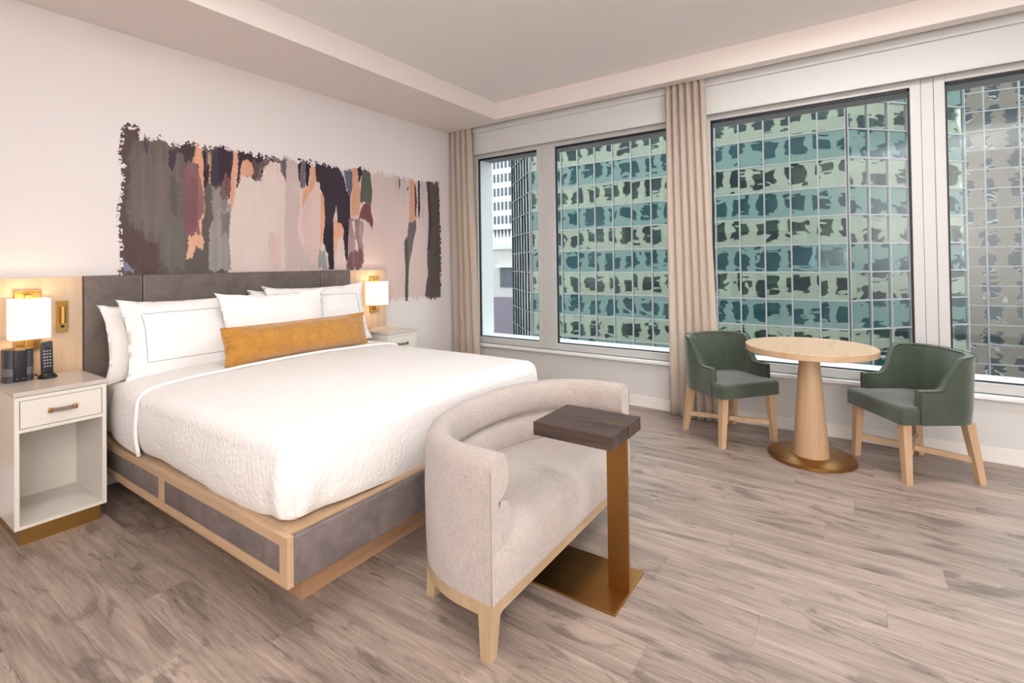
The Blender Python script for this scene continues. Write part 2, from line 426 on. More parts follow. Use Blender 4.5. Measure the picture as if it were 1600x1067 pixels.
# ------------------------------------------------------------------ headboard
hb = thing('headboard', 'wide headboard of brown-grey leather panels between pale oak wings fixed to the wall', 'headboard', (1.93, 3.77, 0))
hx = [.981, 1.275, 2.565, 2.872]
for a0, a1 in zip(hx, hx[1:]):
    obj('leather_panel', bx(a0+.0015, a1-.0015, 3.742, 3.799, .30, 1.287, .006), M['leather'], hb, smooth=True)
for xs in hx[1:3]:
    bm = bmesh.new()
    for dx in (-.009, .009):
        z = .34
        while z < 1.275:
            box(bm, xs+dx-.0012, xs+dx+.0012, 3.7405, 3.7435, z, z+.009); z += .013
    obj('stitching', bm, M['stitch'], hb)
obj('oak_wing', bx(.30, .979, 3.762, 3.799, .30, 1.284, .002), M['oakp'], hb)
obj('oak_wing', bx(2.874, 3.30, 3.762, 3.799, .30, 1.284, .002), M['oakp'], hb)

# ------------------------------------------------------------------ bed
bed = thing('bed_frame', 'low platform bed frame of pale oak with inset grey leather side panels', 'bed', (1.945, 2.7, 0))
BX0, BX1, BY0, BY1 = 1.018, 2.872, 1.70, 3.738
RB, RT = .159, .344
def side_rail(xo, sgn):
    xi = xo+sgn*.026; x0, x1 = min(xo, xi), max(xo, xi)
    def seg(y0, y1, z0, z1, nm, m): obj(nm, bx(x0, x1, y0, y1, z0, z1, .0012), m, bed)
    seg(BY0, BY1, .305, RT, 'top_rail', M['oaky']); seg(BY0, BY1, RB, .198, 'bottom_rail', M['oaky'])
    for y0, y1 in ((BY0, 1.752), (2.756, 2.810), (3.69, BY1)): seg(y0, y1, .198, .305, 'stile', M['oak'])
    p0 = xo+sgn*.004; p1 = xo+sgn*.022
    for y0, y1 in ((1.752, 2.756), (2.810, 3.69)):
        obj('leather_inset', bx(min(p0, p1), max(p0, p1), y0+.001, y1-.001, .199, .304, .003), M['leather2'], bed, smooth=True)
side_rail(BX0, 1); side_rail(BX1, -1)
obj('foot_panel', bx(BX0+.0265, BX1-.0265, BY0-.001, BY0+.028, RB-.001, RT-.006, .008, 3), M['leather2'], bed, smooth=True)
obj('platform', bx(BX0+.0265, BX1-.0265, BY0+.028, BY1, RT-.05, RT), M['oakx'], bed)
bm = bmesh.new(); box(bm, BX0+.1355, BX1-.1355, BY0+.128, BY0+.168, 0, RB+.02, .002); obj('plinth', bm, M['plinth'], bed)
for xp in (BX0+.1355, BX1-.1755): obj('plinth', bx(xp, xp+.04, BY0+.1685, 3.70, 0, RB+.02, .002), M['plinth'], bed)

MX0, MX1, MY0, MY1, ZT = 1.036, 2.850, 1.732, 3.735, .672
mt = thing('mattress', 'thick white mattress with a fitted sheet on the oak bed frame', 'mattress', (1.945, 2.7, RT))
bm = bx(MX0+.02, MX1-.02, MY0+.03, MY1, RT+.001, ZT-.012, .05, 4); 
obj('body', bm, M['sheet'], mt, smooth='all')
CR = .075
def topz(x, y):
    u = (x-MX0)/(MX1-MX0); w = max(0, 4*u*(1-u))
    return ZT + .030*w**.7 + .004*fbm(x*2.2, y*1.6, 3) + .010*max(0, min(1, (y-1.8)/1.4))*w
def coverlet_mesh():
    bm = bmesh.new()
    y1 = 3.10; nx, ny = 72, 60
    rows = []
    for j in range(ny+1):
        y = MY0 + (y1-MY0)*(j/ny)**1.15; r = []
        for i in range(nx+1):
            s = i/nx; s = .5-.5*math.cos(PI*s)*(.55+.45*abs(math.cos(PI*s)))
            x = MX0+(MX1-MX0)*s
            dl, dr, df = x-MX0, MX1-x, y-MY0
            ax = max(0, CR-min(dl, dr)); ay = max(0, CR-df); sg = 1 if dl < dr else -1
            h = math.hypot(ax, ay); px, py = x, y
            if h > CR:
                k = CR/h; px = (MX0+CR-ax*k) if sg > 0 else (MX1-CR+ax*k); py = MY0+CR-ay*k; h = CR
            r.append((px, py, topz(px, py)-(CR-math.sqrt(max(0, CR*CR-h*h)))))
        rows.append(r)
    sheet(bm, rows)
    # skirt
    path = []
    n1 = 50
    for i in range(n1): path.append((MX0, y1+(MY0+CR-y1)*i/n1, -1, 0))
    for i in range(13): a = PI+ (PI/2)*i/12; path.append((MX0+CR+CR*math.cos(a), MY0+CR+CR*math.sin(a), math.cos(a), math.sin(a)))
    for i in range(1, 70): path.append((MX0+CR+(MX1-MX0-2*CR)*i/70, MY0, 0, -1))
    for i in range(13): a = 1.5*PI+(PI/2)*i/12; path.append((MX1-CR+CR*math.cos(a), MY0+CR+CR*math.sin(a), math.cos(a), math.sin(a)))
    for i in range(1, n1+1): path.append((MX1, MY0+CR+(y1-MY0-CR)*i/n1, 1, 0))
    g = []; L = 0; px = None
    for k, (x, y, nx_, ny_) in enumerate(path):
        if px: L += math.hypot(x-px[0], y-px[1])
        px = (x, y)
        zt = topz(x, y)-CR
        dc = min(math.hypot(x-MX0, y-MY0), math.hypot(x-MX1, y-MY0))
        cor = math.exp(-(dc/.17)**2)
        hem = .350 + .012*math.sin(L*5.3) + .010*fbm(L*2.4, 1.7) + .010*cor
        row = []
        for q in range(15):
            t = q/14; z = zt+(hem-zt)*t
            o = .012*math.sin(PI*min(1, t*1.1)) - .010*t*t + .010*t*fbm(L*3.1, t*.8, 5) + cor*t*(.014*math.sin(L*44+2*t)-.012)
            if t > .9: o -= .012*(t-.9)/.1
            row.append((x+nx_*o, y+ny_*o, z))
        g.append(row)
    sheet(bm, g)
    bmesh.ops.remove_doubles(bm, verts=bm.verts[:], dist=.0012)
    return bm
cv = thing('coverlet', 'white quilted coverlet draped over the bed down to the oak frame', 'coverlet', (1.945, 2.4, RT))
obj('quilt', coverlet_mesh(), M['coverlet'], cv, smooth='all')
def cross(off, y, hemz, n=40):
    """cross-section points over the bed at station y, from the left hem to the right hem"""
    pts = []
    for i in range(10):
        t = i/10; z = hemz+(topz(MX0, y)-CR-hemz)*t; pts.append((MX0-off-.011*math.sin(PI*(1-t)), z))
    for i in range(9):
        a = PI-(PI/2)*i/8; pts.append((MX0+CR+(CR+off)*math.cos(a), topz(MX0+.02, y)-CR+(CR+off)*math.sin(a)))
    for i in range(1, n):
        x = MX0+CR+(MX1-MX0-2*CR)*i/n; pts.append((x, topz(x, y)+off))
    for i in range(9):
        a = PI/2-(PI/2)*i/8; pts.append((MX1-CR+(CR+off)*math.cos(a), topz(MX1-.02, y)-CR+(CR+off)*math.sin(a)))
    for i in range(9, -1, -1):
        t = i/10; z = hemz+(topz(MX1, y)-CR-hemz)*t; pts.append((MX1+off+.011*math.sin(PI*(1-t)), z))
    return pts
rows = []
FY0, FY1 = 3.075, 3.44
for j in range(15):
    t = j/14; y = FY0+(FY1-FY0)*t
    rows.append([(px, y + (.09*(z-.35)*(1-t)), z) for px, z in cross(.010+.006*math.sin(PI*t), y, .352+.03*t)])
bm = bmesh.new(); sheet(bm, rows)
fo = obj('turned_back_fold', bm, M['coverlet'], cv, smooth='all')
if fo.data.polygons[len(fo.data.polygons)//2].normal.z < 0: fo.data.flip_normals()
bm = bmesh.new(); tube(bm, [(px, FY0+.09*(z-.35), z) for px, z in cross(.009, FY0, .350)], .010, 8)
obj('fold_roll', bm, M['cotton'], cv, smooth='all')

# pillows: local x = width, local z = height (stands on its bottom edge), local -y = front
def pillow_surf(W, H, T, flange=.0, pinch=.05, seed=0, ear=.02):
    def f(u, v, side):
        e = 1-flange
        a = min(1, abs(u)/e); b = min(1, abs(v)/(1-flange*W/H if flange else 1))
        th = (max(0, 1-a**2.6)**.62)*(max(0, 1-b**2.4)**.62)
        x = u*W/2*(1-pinch*(1-v*v)*abs(u)**3) ; z = v*H/2*(1-pinch*(1-u*u)*abs(v)**3)
        c = (abs(u)*abs(v))**6; x += math.copysign(ear*c, u); z += math.copysign(ear*c, v)
        wr = .009*fbm(u*2.2+seed, v*2.2, side*3+seed)*(1+2*abs(u*v))
        return Vector((x, side*(-(T/2)*th-.002) + wr, z+H/2))
    return f
def pillow(name, label, cat, W, H, T, loc, tilt, rz, mat, flange=0, seed=0, line=None, group=None, ear=.02, pinch=.05, roll=0, welt=None):
    f = pillow_surf(W, H, T, flange, pinch, seed, ear); bm = bmesh.new(); n = 34; m = 24
    for side in (1, -1):
        sheet(bm, [[f(-1+2*i/n, -1+2*j/m, side) for i in range(n+1)] for j in range(m+1)])
    bmesh.ops.remove_doubles(bm, verts=bm.verts[:], dist=.0042)
    if line or welt:
        w = thing(name, label, cat, loc, group=group); w.rotation_euler = (-tilt, roll, rz)
        obj('cushion', bm, mat, w, smooth='all', local=True)
        if line:
            b2 = bmesh.new(); k = line; kv = 1-(1-k)*W/H; pts = []
            for a0, a1 in (((-k, -kv), (k, -kv)), ((k, -kv), (k, kv)), ((k, kv), (-k, kv)), ((-k, kv), (-k, -kv))):
                for i in range(24): t = i/24; pts.append(f(a0[0]+(a1[0]-a0[0])*t, a0[1]+(a1[1]-a0[1])*t, 1)+Vector((0, -.0008, 0)))
            tube(b2, pts, .0016, 6, True); obj('border_line', b2, M['greyline'], w, smooth='all', local=True)
        if welt:
            b2 = bmesh.new(); pts = []
            for a0, a1 in (((-1, -1), (1, -1)), ((1, -1), (1, 1)), ((1, 1), (-1, 1)), ((-1, 1), (-1, -1))):
                for i in range(20): t = i/20; pts.append(f(a0[0]+(a1[0]-a0[0])*t, a0[1]+(a1[1]-a0[1])*t, 1))
            tube(b2, pts, .005, 6, True); obj('welt', b2, welt, w, smooth='all', local=True)
    else:
        w = obj(name, bm, mat, None, smooth='all', local=True); w.location = loc; w.rotation_euler = (-tilt, roll, rz); tag(w, label, cat, group)
    return w
R = math.radians
pillow('pillow', 'plain white pillow standing behind the grey-lined pillow beside the left nightstand', 'pillow', .86, .44, .15, (1.47, 3.575, .668), R(13), 0, M['cotton'], 0, 1)
pillow('pillow', 'plain white pillow at the back whose top shows behind the front pillow in the middle', 'pillow', .86, .45, .15, (2.36, 3.575, .70), R(13), 0, M['cotton'], 0, 2)
pillow('pillow_sham', 'white pillow with thin grey border line on the nightstand-with-phone side', 'pillow', .88, .47, .14, (1.535, 3.435, .676), R(16), 0, M['cotton'], 0, 3, line=.80)
pillow('pillow_sham', 'white pillow with thin grey border line next to the far wall lamp', 'pillow', .86, .475, .14, (2.405, 3.435, .707), R(16), 0, M['cotton'], 0, 4, line=.80)
pillow('pillow', 'white pillow in front of the others directly behind the mustard cushion', 'pillow', .76, .45, .13, (1.955, 3.285, .708), R(16), R(0), M['cotton'], 0, 5, ear=.02)
pillow('bolster_cushion', 'long mustard velvet cushion lying before the white pillows', 'cushion', 1.08, .228, .20, (2.035, 3.15, .724), R(14), R(1), M['mustard'], 0, 6, ear=.004, pinch=.02, welt=M['mustard'])

# ------------------------------------------------------------------ nightstands
def nightstand(x0, x1, label, withdetail=True):
    yf, yb = 3.301, 3.74
    n = thing('nightstand', label, 'nightstand', ((x0+x1)/2, 3.52, 0), group='cream nightstands beside the bed')
    t = .018
    obj('plinth', bx(x0+.022, x1-.022, yf+.02, yb-.01, 0, .083), M['brass'], n)
    b = thing('carcass', loc=(0, 0, 0)); b.parent = n
    obj('side_panel', bx(x0, x0+t, yf, yb, .082, .716), M['lacquer'], n); obj('side_panel', bx(x1-t, x1, yf, yb, .082, .716), M['lacquer'], n)
    bpy.data.objects.remove(b)
    obj('bottom_shelf', bx(x0+t, x1-t, yf, yb, .082, .097), M['lacquer'], n)
    obj('back_panel', bx(x0+t, x1-t, yb-.012, yb, .097, .716), M['lacquer'], n)
    obj('divider_shelf', bx(x0+t, x1-t, yf, yb-.012, .544, .561), M['lacquer'], n)
    obj('upper_rail', bx(x0+t, x1-t, yf, yb-.012, .697, .716), M['lacquer'], n)
    obj('top', bx(x0-.004, x1+.004, yf-.006, yb, .7185, .7405, .002), M['stone'], n)
    obj('shadow_gap', bx(x0+.004, x1-.004, yf+.006, yb, .7155, .719), M['black'], n)
    d = obj('drawer', bx(x0+t+.003, x1-t-.003, yf+.0005, yf+.36, .564, .6945), M['lacquer'], n)
    obj('drawer_recess', bx(x0+t, x1-t, yf+.006, yf+.02, .561, .697), M['black'], n)
    xm = (x0+x1)/2; bm = bmesh.new(); rr = []
    for i in range(13):
        px, py = xm-.047+.094*i/12, yf-.012-.014*math.sin(PI*i/12); rr.append([(px, py, .619), (px, py, .639), (px, py+.003, .639), (px, py+.003, .619)])
    sheet(bm, rr, True); obj('handle', bm, M['ltaupe'], d, smooth=True)
    for s in (-1, 1):
        obj('handle_mount', box(bmesh.new(), xm+s*.049-.008, xm+s*.049+.008, yf-.016, yf, .617, .641, .004), M['bronze'], d, smooth=True)
    return n
nightstand(.602, .957, 'cream lacquered nightstand carrying the speaker and phone, open shelf below its drawer')
nightstand(2.915, 3.25, 'cream nightstand on the window side of the bed, mostly hidden by the coverlet')
g = thing('grommet', 'small metal cable grommet on the far nightstand top', 'cable grommet', (3.0, 3.66, .7405))
obj('ring', lathe([(.012, .7405), (.03, .7405), (.03, .7435), (.012, .7435), (.012, .7405)], 24, 3.0, 3.66), M['brass'], g, smooth=True)
obj('insert', lathe([(0, .7405), (.012, .7405), (.012, .742), (0, .742)], 16, 3.0, 3.66), M['darkpl'], g)

# ------------------------------------------------------------------ wall lamps
def sconce(px, sx0, sx1, label):
    yw = 3.762
    w = thing('wall_lamp', label, 'lamp', (px, yw, .88), group='brass wall lamps beside the headboard')
    obj('back_plate', bx(px-.053, px+.053, yw-.018, yw-.0005, .885, 1.215, .003), M['brass'], w)
    obj('arm', bx(px-.016, px+.016, yw-.05, yw-.018, .90, 1.19, .003), M['brass'], w)
    obj('rocker_switch', lathe([(0, 0), (.008, 0), (.008, .005), (0, .006)], 16), M['darkpl'], w).matrix_local = Matrix.Translation(Vector((.0, -.018, .03))) @ Matrix.Rotation(PI/2, 4, 'X')
    y0, y1, z0, z1, t = yw-.145, yw-.03, .957, 1.172, .003
    bm = bmesh.new()
    box(bm, sx0, sx1, y0, y0+t, z0, z1); box(bm, sx0, sx1, y1-t, y1, z0, z1); box(bm, sx0, sx0+t, y0+t, y1-t, z0, z1); box(bm, sx1-t, sx1, y0+t, y1-t, z0, z1)
    sh = obj('lamp_shade', bm, M['shade'], w)
    xm = (sx0+sx1)/2
    obj('shade_bracket', bx(xm-.006, xm+.006, y0+t, y1-t, 1.05, 1.056), M['brass'], w)
    obj('bulb', lathe([(0, 1.0), (.012, 1.0), (.022, 1.05), (.02, 1.075), (0, 1.09)], 16, xm, (y0+y1)/2), M['shade'], w, smooth=True)
    for z, e in ((1.15, 2.2), (.985, 1.0)):
        ld = bpy.data.lights.new('lamp_light', 'POINT'); ld.energy = e*.28; ld.color = (1, .72, .42); ld.shadow_soft_size = .02
        lo = bpy.data.objects.new('lamp_light', ld); C.objects.link(lo); lo.parent = w; lo.location = Vector((xm, (y0+y1)/2, z))-w.location
sconce(.738, .652, .806, 'lit brass wall lamp with a boxy white shade above the speaker')
sconce(3.148, 3.025, 3.20, 'lit brass wall lamp with a boxy white shade on the window side of the bed')
rl = thing('reading_light', 'slim brass reading light on a rectangular plate beside the wall lamp', 'lamp', (.885, 3.762, .968))
obj('plate', bx(.859, .911, 3.750, 3.7615, .968, 1.149, .002), M['brass'], rl)
obj('light_tube', tube(bmesh.new(), [(.885, 3.735, 1.02), (.885, 3.735, 1.115)], .013, 16), M['brass'], rl, smooth=True)
obj('swivel', tube(bmesh.new(), [(.885, 3.752, 1.118), (.885, 3.733, 1.118)], .012, 12), M['brass'], rl, smooth=True)
obj('button', tube(bmesh.new(), [(.885, 3.751, 1.0), (.885, 3.745, 1.0)], .008, 12), M['darkpl'], rl, smooth=True)

# speaker with clock front and phone
TZ = .7406
sp = thing('speaker_dock', 'dark grey bedside speaker with a glossy black front beside the phone', 'speaker', (.680, 3.66, TZ))
def rrect(w, d, r, n=6):
    p = []
    for cx_, cy_, a0 in ((w/2-r, d/2-r, 0), (-w/2+r, d/2-r, PI/2), (-w/2+r, -d/2+r, PI), (w/2-r, -d/2+r, 1.5*PI)):
        for i in range(n+1): a = a0+PI/2*i/n; p.append((cx_+r*math.cos(a), cy_+r*math.sin(a)))
    return p
SX, SY = .680, 3.662
bands = ((TZ, .775, 'greypl'), (.775, .815, 'greymid'), (.815, .862, 'greypl'), (.862, .906, 'greypl'))
for i, (a0, a1, m) in enumerate(bands):
    obj('grille_band', prism(bmesh.new(), [(SX+x, SY+y) for x, y in rrect(.116, .114, .033)], a0, a1-.001), M[m], sp, smooth=True)
obj('front_panel', bx(SX-.026, SX+.026, SY-.066, SY-.05, TZ+.004, .908, .008, 3), M['darkpl'], sp, smooth=True)
obj('top_plate', prism(bmesh.new(), [(SX+x, SY+y) for x, y in rrect(.112, .110, .032)], .905, .910), M['darkpl'], sp, smooth=True)
for s in (-1, 1): obj('front_button', bx(SX+s*.012-.006, SX+s*.012+.006, SY-.0675, SY-.065, .757, .761), M['greymid'], sp)
ph = thing('cordless_phone', 'black cordless phone standing upright in its round charging base', 'phone', (.79, 3.612, TZ))
obj('charging_base', lathe([(0, TZ), (.040, TZ), (.042, TZ+.006), (.033, TZ+.018), (.024, TZ+.026), (0, TZ+.03)], 32, .79, 3.612), M['darkpl'], ph, smooth=True)
hs = obj('handset', bx(-.025, .025, -.012, .012, 0, .185, .008, 3), M['greypl'], ph, smooth=True, local=True); hs.location = (0, .006, .014); hs.rotation_euler = (R(-6), 0, 0)
obj('front_face', bx(-.020, .020, -.0135, -.010, .012, .172, .003), M['darkpl'], hs, smooth=True, local=True)
obj('earpiece', bx(-.009, .009, -.0145, -.013, .160, .163), M['greymid'], hs, local=True)
bm = bmesh.new()
for r_ in range(6):
    for c_ in range(3): box(bm, -.015+.0115*c_, -.008+.0115*c_, -.0148, -.013, .045+.0165*r_, .051+.0165*r_)
obj('keypad', bm, M['btn'], hs, local=True)
bm = tube(bmesh.new(), [(.765, 3.645, TZ+.006), (.760, 3.665, TZ+.012), (.757, 3.685, TZ+.018), (.757, 3.70, TZ+.01), (.758, 3.735, TZ+.004)], .003, 6)
obj('cord', bm, M['darkpl'], ph, smooth='all')

# ------------------------------------------------------------------ curved settee at the foot of the bed
SCX, SFY, SHW = 1.922, .997, .615
so = thing('settee', 'curved oatmeal linen settee with channelled back at the foot of the bed', 'sofa', (SCX, 1.28, 0))
def spath(n=72, hw=SHW, st=.12, dp=.445, e=2.25):
    pts = []
    for i in range(6): pts.append((SCX-hw, SFY+st*i/6))
    for i in range(n+1):
        a = PI-PI*i/n; c, s = math.cos(a), math.sin(a)
        pts.append((SCX+hw*math.copysign(abs(c)**(2/e), c), SFY+st+dp*abs(s)**(2/e)))
    for i in range(5, -1, -1): pts.append((SCX+hw, SFY+st*i/6))
    out = []
    for i, (x, y) in enumerate(pts):
        a = pts[max(0, i-1)]; b = pts[min(len(pts)-1, i+1)]; dx, dy = b[0]-a[0], b[1]-a[1]; l = math.hypot(dx, dy)
        out.append((x, y, dy/l, -dx/l))
    return out
SP = spath()
shell = [(.004, .197), (0, .28), (-.003, .45), (0, .60), (.004, .645), (.016, .671), (.036, .684), (.058, .686), (.078, .680), (.094, .664), (.103, .636), (.106, .605), (.102, .570), (.09, .545), (.062, .531), (.05, .50), (.05, .197)]
obj('backrest', sweep(bmesh.new(), SP, shell), M['linen'], so, smooth=50)
lower = [(.05, .524), (.084, .517), (.100, .506), (.110, .488), (.113, .455), (.111, .42), (.104, .392), (.09, .375), (.05, .372)]
obj('lower_channel', sweep(bmesh.new(), SP, lower), M['linen'], so, smooth=50)
def hw_at(y, off):
    best = 0
    for x, yy, nx, ny in SP:
        px, py = x+nx*off, yy+ny*off
        if abs(py-y) < .02: best = max(best, abs(px-SCX))
    return best
bm = bmesh.new(); rows = []
prof = [(SFY-.004, .199), (SFY-.012, .24), (SFY-.014, .30), (SFY-.008, .345), (SFY+.010, .372), (SFY+.035, .386)]
for y, z in prof: rows.append([(SCX+(SHW-.0005)*(-1+2*i/30), SFY-.001+(y-SFY+.001)*(1-abs(-1+2*i/30)**10 if y < SFY else 1), z) for i in range(31)])
ys = [SFY+.06+(.46*j/16) for j in range(17)]
for y in ys:
    hw = max(.03, hw_at(y, .075)); rows.append([(SCX+hw*(-1+2*i/30), y, .390+.016*(1-(-1+2*i/30)**2)*min(1, (y-SFY)/.2)) for i in range(31)])
sheet(bm, rows); obj('seat', bm, M['linen'], so, smooth=60)
for s in (-1, 1):
    obj('front_seam', tube(bmesh.new(), [(SCX+s*(SHW-.001), SFY-.001, .20+.44*i/12) for i in range(13)], .0018, 6), M['seam'], so, smooth='all')
bm = sweep(bmesh.new(), SP, [(.006, .150), (.006, .197), (.06, .197), (.06, .150)])
obj('base_rail', bm, M['ashx'], so, smooth=True)
obj('base_rail', bx(SCX-SHW+.05, SCX+SHW-.05, SFY+.004, SFY+.03, .150, .198), M['ashx'], so)
obj('seat_deck', bx(SCX-.45, SCX+.45, SFY+.03, SFY+.36, .17, .24), M['black'], so)
for s in (-1, 1):
    obj('leg', taper(bmesh.new(), (SCX+s*(SHW-.031), SFY+.031, .197), (SCX+s*(SHW-.028), SFY+.036, 0), .058, .04), M['ash'], so)
    obj('leg', taper(bmesh.new(), (SCX+s*.432, SFY+.41, .197), (SCX+s*.446, SFY+.422, 0), .055, .04), M['ash'], so)

# C-shaped side table
st = thing('side_table', 'small C-shaped side table with dark wood top on a brass stand over the settee', 'side table', (1.9, .93, 0))
obj('base_plate', bx(1.751, 2.064, .756, 1.125, 0, .009, .0015), M['bronze'], st)
obj('post', bx(1.897, 1.909, .757, .846, .009, .6715, .0012), M['bronze'], st)
TX0, TX1, TY0, TY1, TZ0, TZ1 = 1.748, 2.045, .754, 1.103, .617, .671
bm = prism(bmesh.new(), [(TX0, TY0), (1.8965, TY0), (1.8965, .8465), (1.9095, .8465), (1.9095, TY0), (TX1, TY0), (TX1, TY1), (TX0, TY1)], TZ0, TZ1)
obj('top', bm, M['walnut'], st)

# ------------------------------------------------------------------ round table
tb = thing('round_table', 'round pedestal table with oak top and flat brass base by the window', 'table', (3.885, .255, 0))
tx, ty = 3.885, .255
obj('table_top', lathe([(0, .708), (.383, .708), (.386, .711), (.386, .747), (.383, .75), (0, .75)], 96, tx, ty), M['oakx'], tb, smooth=True)
obj('pedestal', lathe([(0, .02), (.106, .02), (.106, .022), (.058, .708), (0, .708)], 64, tx, ty), M['oak'], tb, smooth=True)
obj('base_plate', lathe([(0, 0), (.255, 0), (.257, .002), (.257, .019), (.254, .021), (0, .021)], 96, tx, ty), M['bronze'], tb, smooth=True)

# ------------------------------------------------------------------ green armchairs (local: front = -y)
def chair_parts():
    parts = []
    hw, yb, r = .262, .212, .16
    P = []
    def arc(cx_, cy_, rad, a0, a1, n): return [(cx_+rad*math.cos(a0+(a1-a0)*i/n), cy_+rad*math.sin(a0+(a1-a0)*i/n)) for i in range(n+1)]
    pts = [(-hw, -.155+(yb-r+.155)*i/10) for i in range(10)]
    pts += arc(-hw+r, yb-r, r, PI, PI/2, 14)
    pts += [(-hw+r+(2*hw-2*r)*i/8, yb+.012*math.sin(PI*i/8)) for i in range(1, 8)]
    pts += arc(hw-r, yb-r, r, PI/2, 0, 14)
    pts += [(hw, yb-r-(yb-r+.155)*i/10) for i in range(1, 11)]
    n = len(pts); out = []
    for i, (x, y) in enumerate(pts):
        a = pts[max(0, i-1)]; b = pts[min(n-1, i+1)]; dx, dy = b[0]-a[0], b[1]-a[1]; l = math.hypot(dx, dy)
        out.append((x, y, dy/l, -dx/l))
    def top(y):
        t = (y+.045)/.13; t = max(0, min(1, t)); s = t*t*(3-2*t)
        return .548+(.742-.548)*s + (.010 if t >= 1 else 0)*((y-.085)/.15)
    TH = .052
    bm = bmesh.new(); g = []; edge_o = []; edge_i = []
    for x, y, nx, ny in out:
        zt = top(y); lean = .022*(zt-.55)/.2
        lx, ly = (-nx*lean, -ny*lean) if y > .02 else (0, 0)
        prof = [(0, .352, 0), (-.004, .45, .2), (0, zt-.012, 1), (.004, zt-.003, 1), (.010, zt, 1), (TH-.010, zt, 1), (TH-.004, zt-.003, 1), (TH, zt-.012, 1), (TH+.004, .45, .2), (TH, .352, 0)]
        g.append([bm.verts.new((x+nx*d+lx*k, y+ny*d+ly*k, z)) for d, z, k in prof])
        edge_o.append((x+nx*.004+lx, y+ny*.004+ly, zt)); edge_i.append((x+nx*(TH-.004)+lx, y+ny*(TH-.004)+ly, zt))
    m = 10
    for a, b in zip(g, g[1:]):
        for i in range(m): bm.faces.new((a[i], a[(i+1) % m], b[(i+1) % m], b[i]))
    bm.faces.new(g[0]); bm.faces.new(g[-1][::-1])
    parts.append(('back_and_arms', bm, 'velvet', 40))
    for e in (edge_o, edge_i):
        b2 = bmesh.new(); fr = [(e[0][0], -.157, .36+(e[0][2]-.36)*i/6) for i in range(6)]; fe = [(e[-1][0], -.157, e[-1][2]-(e[-1][2]-.36)*i/6) for i in range(1, 7)]
        tube(b2, fr+e+fe, .0042, 6); parts.append(('welt', b2, 'piping', 'all'))
    # seat: T-shaped cushion, front corners in front of the arms
    bm = bmesh.new()
    ring = []
    for x, y in ((-.252, -.268), (.252, -.268), (.252, -.160), (.206, -.150), (.206, .17), (-.206, .17), (-.206, -.150), (-.252, -.160)): ring.append((x, y))
    lo = [bm.verts.new((x, y, .352)) for x, y in ring]; hi = [bm.verts.new((x, y, .452)) for x, y in ring]
    k = len(ring)
    for i in range(k): bm.faces.new((lo[i], lo[(i+1) % k], hi[(i+1) % k], hi[i]))
    bm.faces.new(lo[::-1]); bm.faces.new(hi)
    top_e = [e for e in bm.edges if all(v in hi[:3]+hi[7:] for v in e.verts)]
    ver = [e for e in bm.edges if set(e.verts) in ({lo[0], hi[0]}, {lo[1], hi[1]})]
    bmesh.ops.bevel(bm, geom=list(set(top_e+ver)), offset=.028, segments=5, profile=.5, affect='EDGES')
    parts.append(('seat', bm, 'velvet', 50))
    bm = bmesh.new(); rows = []
    for j in range(13):
        y = -.235+.40*j/12; rows.append([(-.205+.41*i/14, y, .4515+.022*(1-(-1+2*i/14)**2)*math.sin(PI*min(1, (j+.0)/12*1.15)) ) for i in range(15)])
    sheet(bm, rows); parts.append(('seat_crown', bm, 'velvet', 'all'))
    for sx in (-1, 1):
        for sy, yt, yo in ((-1, -.215, -.222), (1, .150, .200)):
            parts.append(('leg', taper(bmesh.new(), (sx*.200, yt, .356), (sx*.226, yo, 0), .05, .036), 'oak', False))
    for sgn in (1, -1):
        b2 = bmesh.new(); a = Vector((-.222*sgn, -.219, .135)); b = Vector((.222*sgn, .186, .135)); d = (b-a).normalized(); nrm = Vector((-d.y, d.x, 0))*.011
        lo = [a-nrm, b-nrm, b+nrm, a+nrm]; z0 = -.016 if sgn > 0 else -.0155
        v0 = [b2.verts.new((p.x, p.y, p.z-.016)) for p in lo]; v1 = [b2.verts.new((p.x, p.y, p.z+.016-(.001 if sgn < 0 else 0))) for p in lo]
        for i in range(4): b2.faces.new((v0[i], v0[(i+1) % 4], v1[(i+1) % 4], v1[i]))
        b2.faces.new(v0[::-1]); b2.faces.new(v1)
        parts.append(('stretcher', b2, 'oakx', False))
    return parts
ch = thing('armchair', 'green velvet armchair on oak legs standing in front of the middle curtain', 'chair', (0, 0, 0), group='green armchairs at the round table')
for nm, bm, m, s in chair_parts(): obj(nm, bm, M[m], ch, smooth=s, local=True)
def place_chair(o, front_mid, facing):
    f = Vector(facing).normalized()
    ang = math.atan2(f.y, f.x)+PI/2          # local -y -> facing
    o.rotation_euler = (0, 0, ang); o.location = (front_mid[0]-f.x*.24, front_mid[1]-f.y*.24, 0)
c2 = ch.copy(); C.objects.link(c2); c2['label'] = 'green velvet armchair on oak legs in front of the rightmost window post'
for p in list(ch.children):
    q = p.copy(); C.objects.link(q); q.parent = c2
place_chair(ch, (3.9035, .629), (-.633, -.773))
place_chair(c2, (3.901, -.101), (-.547, .837))

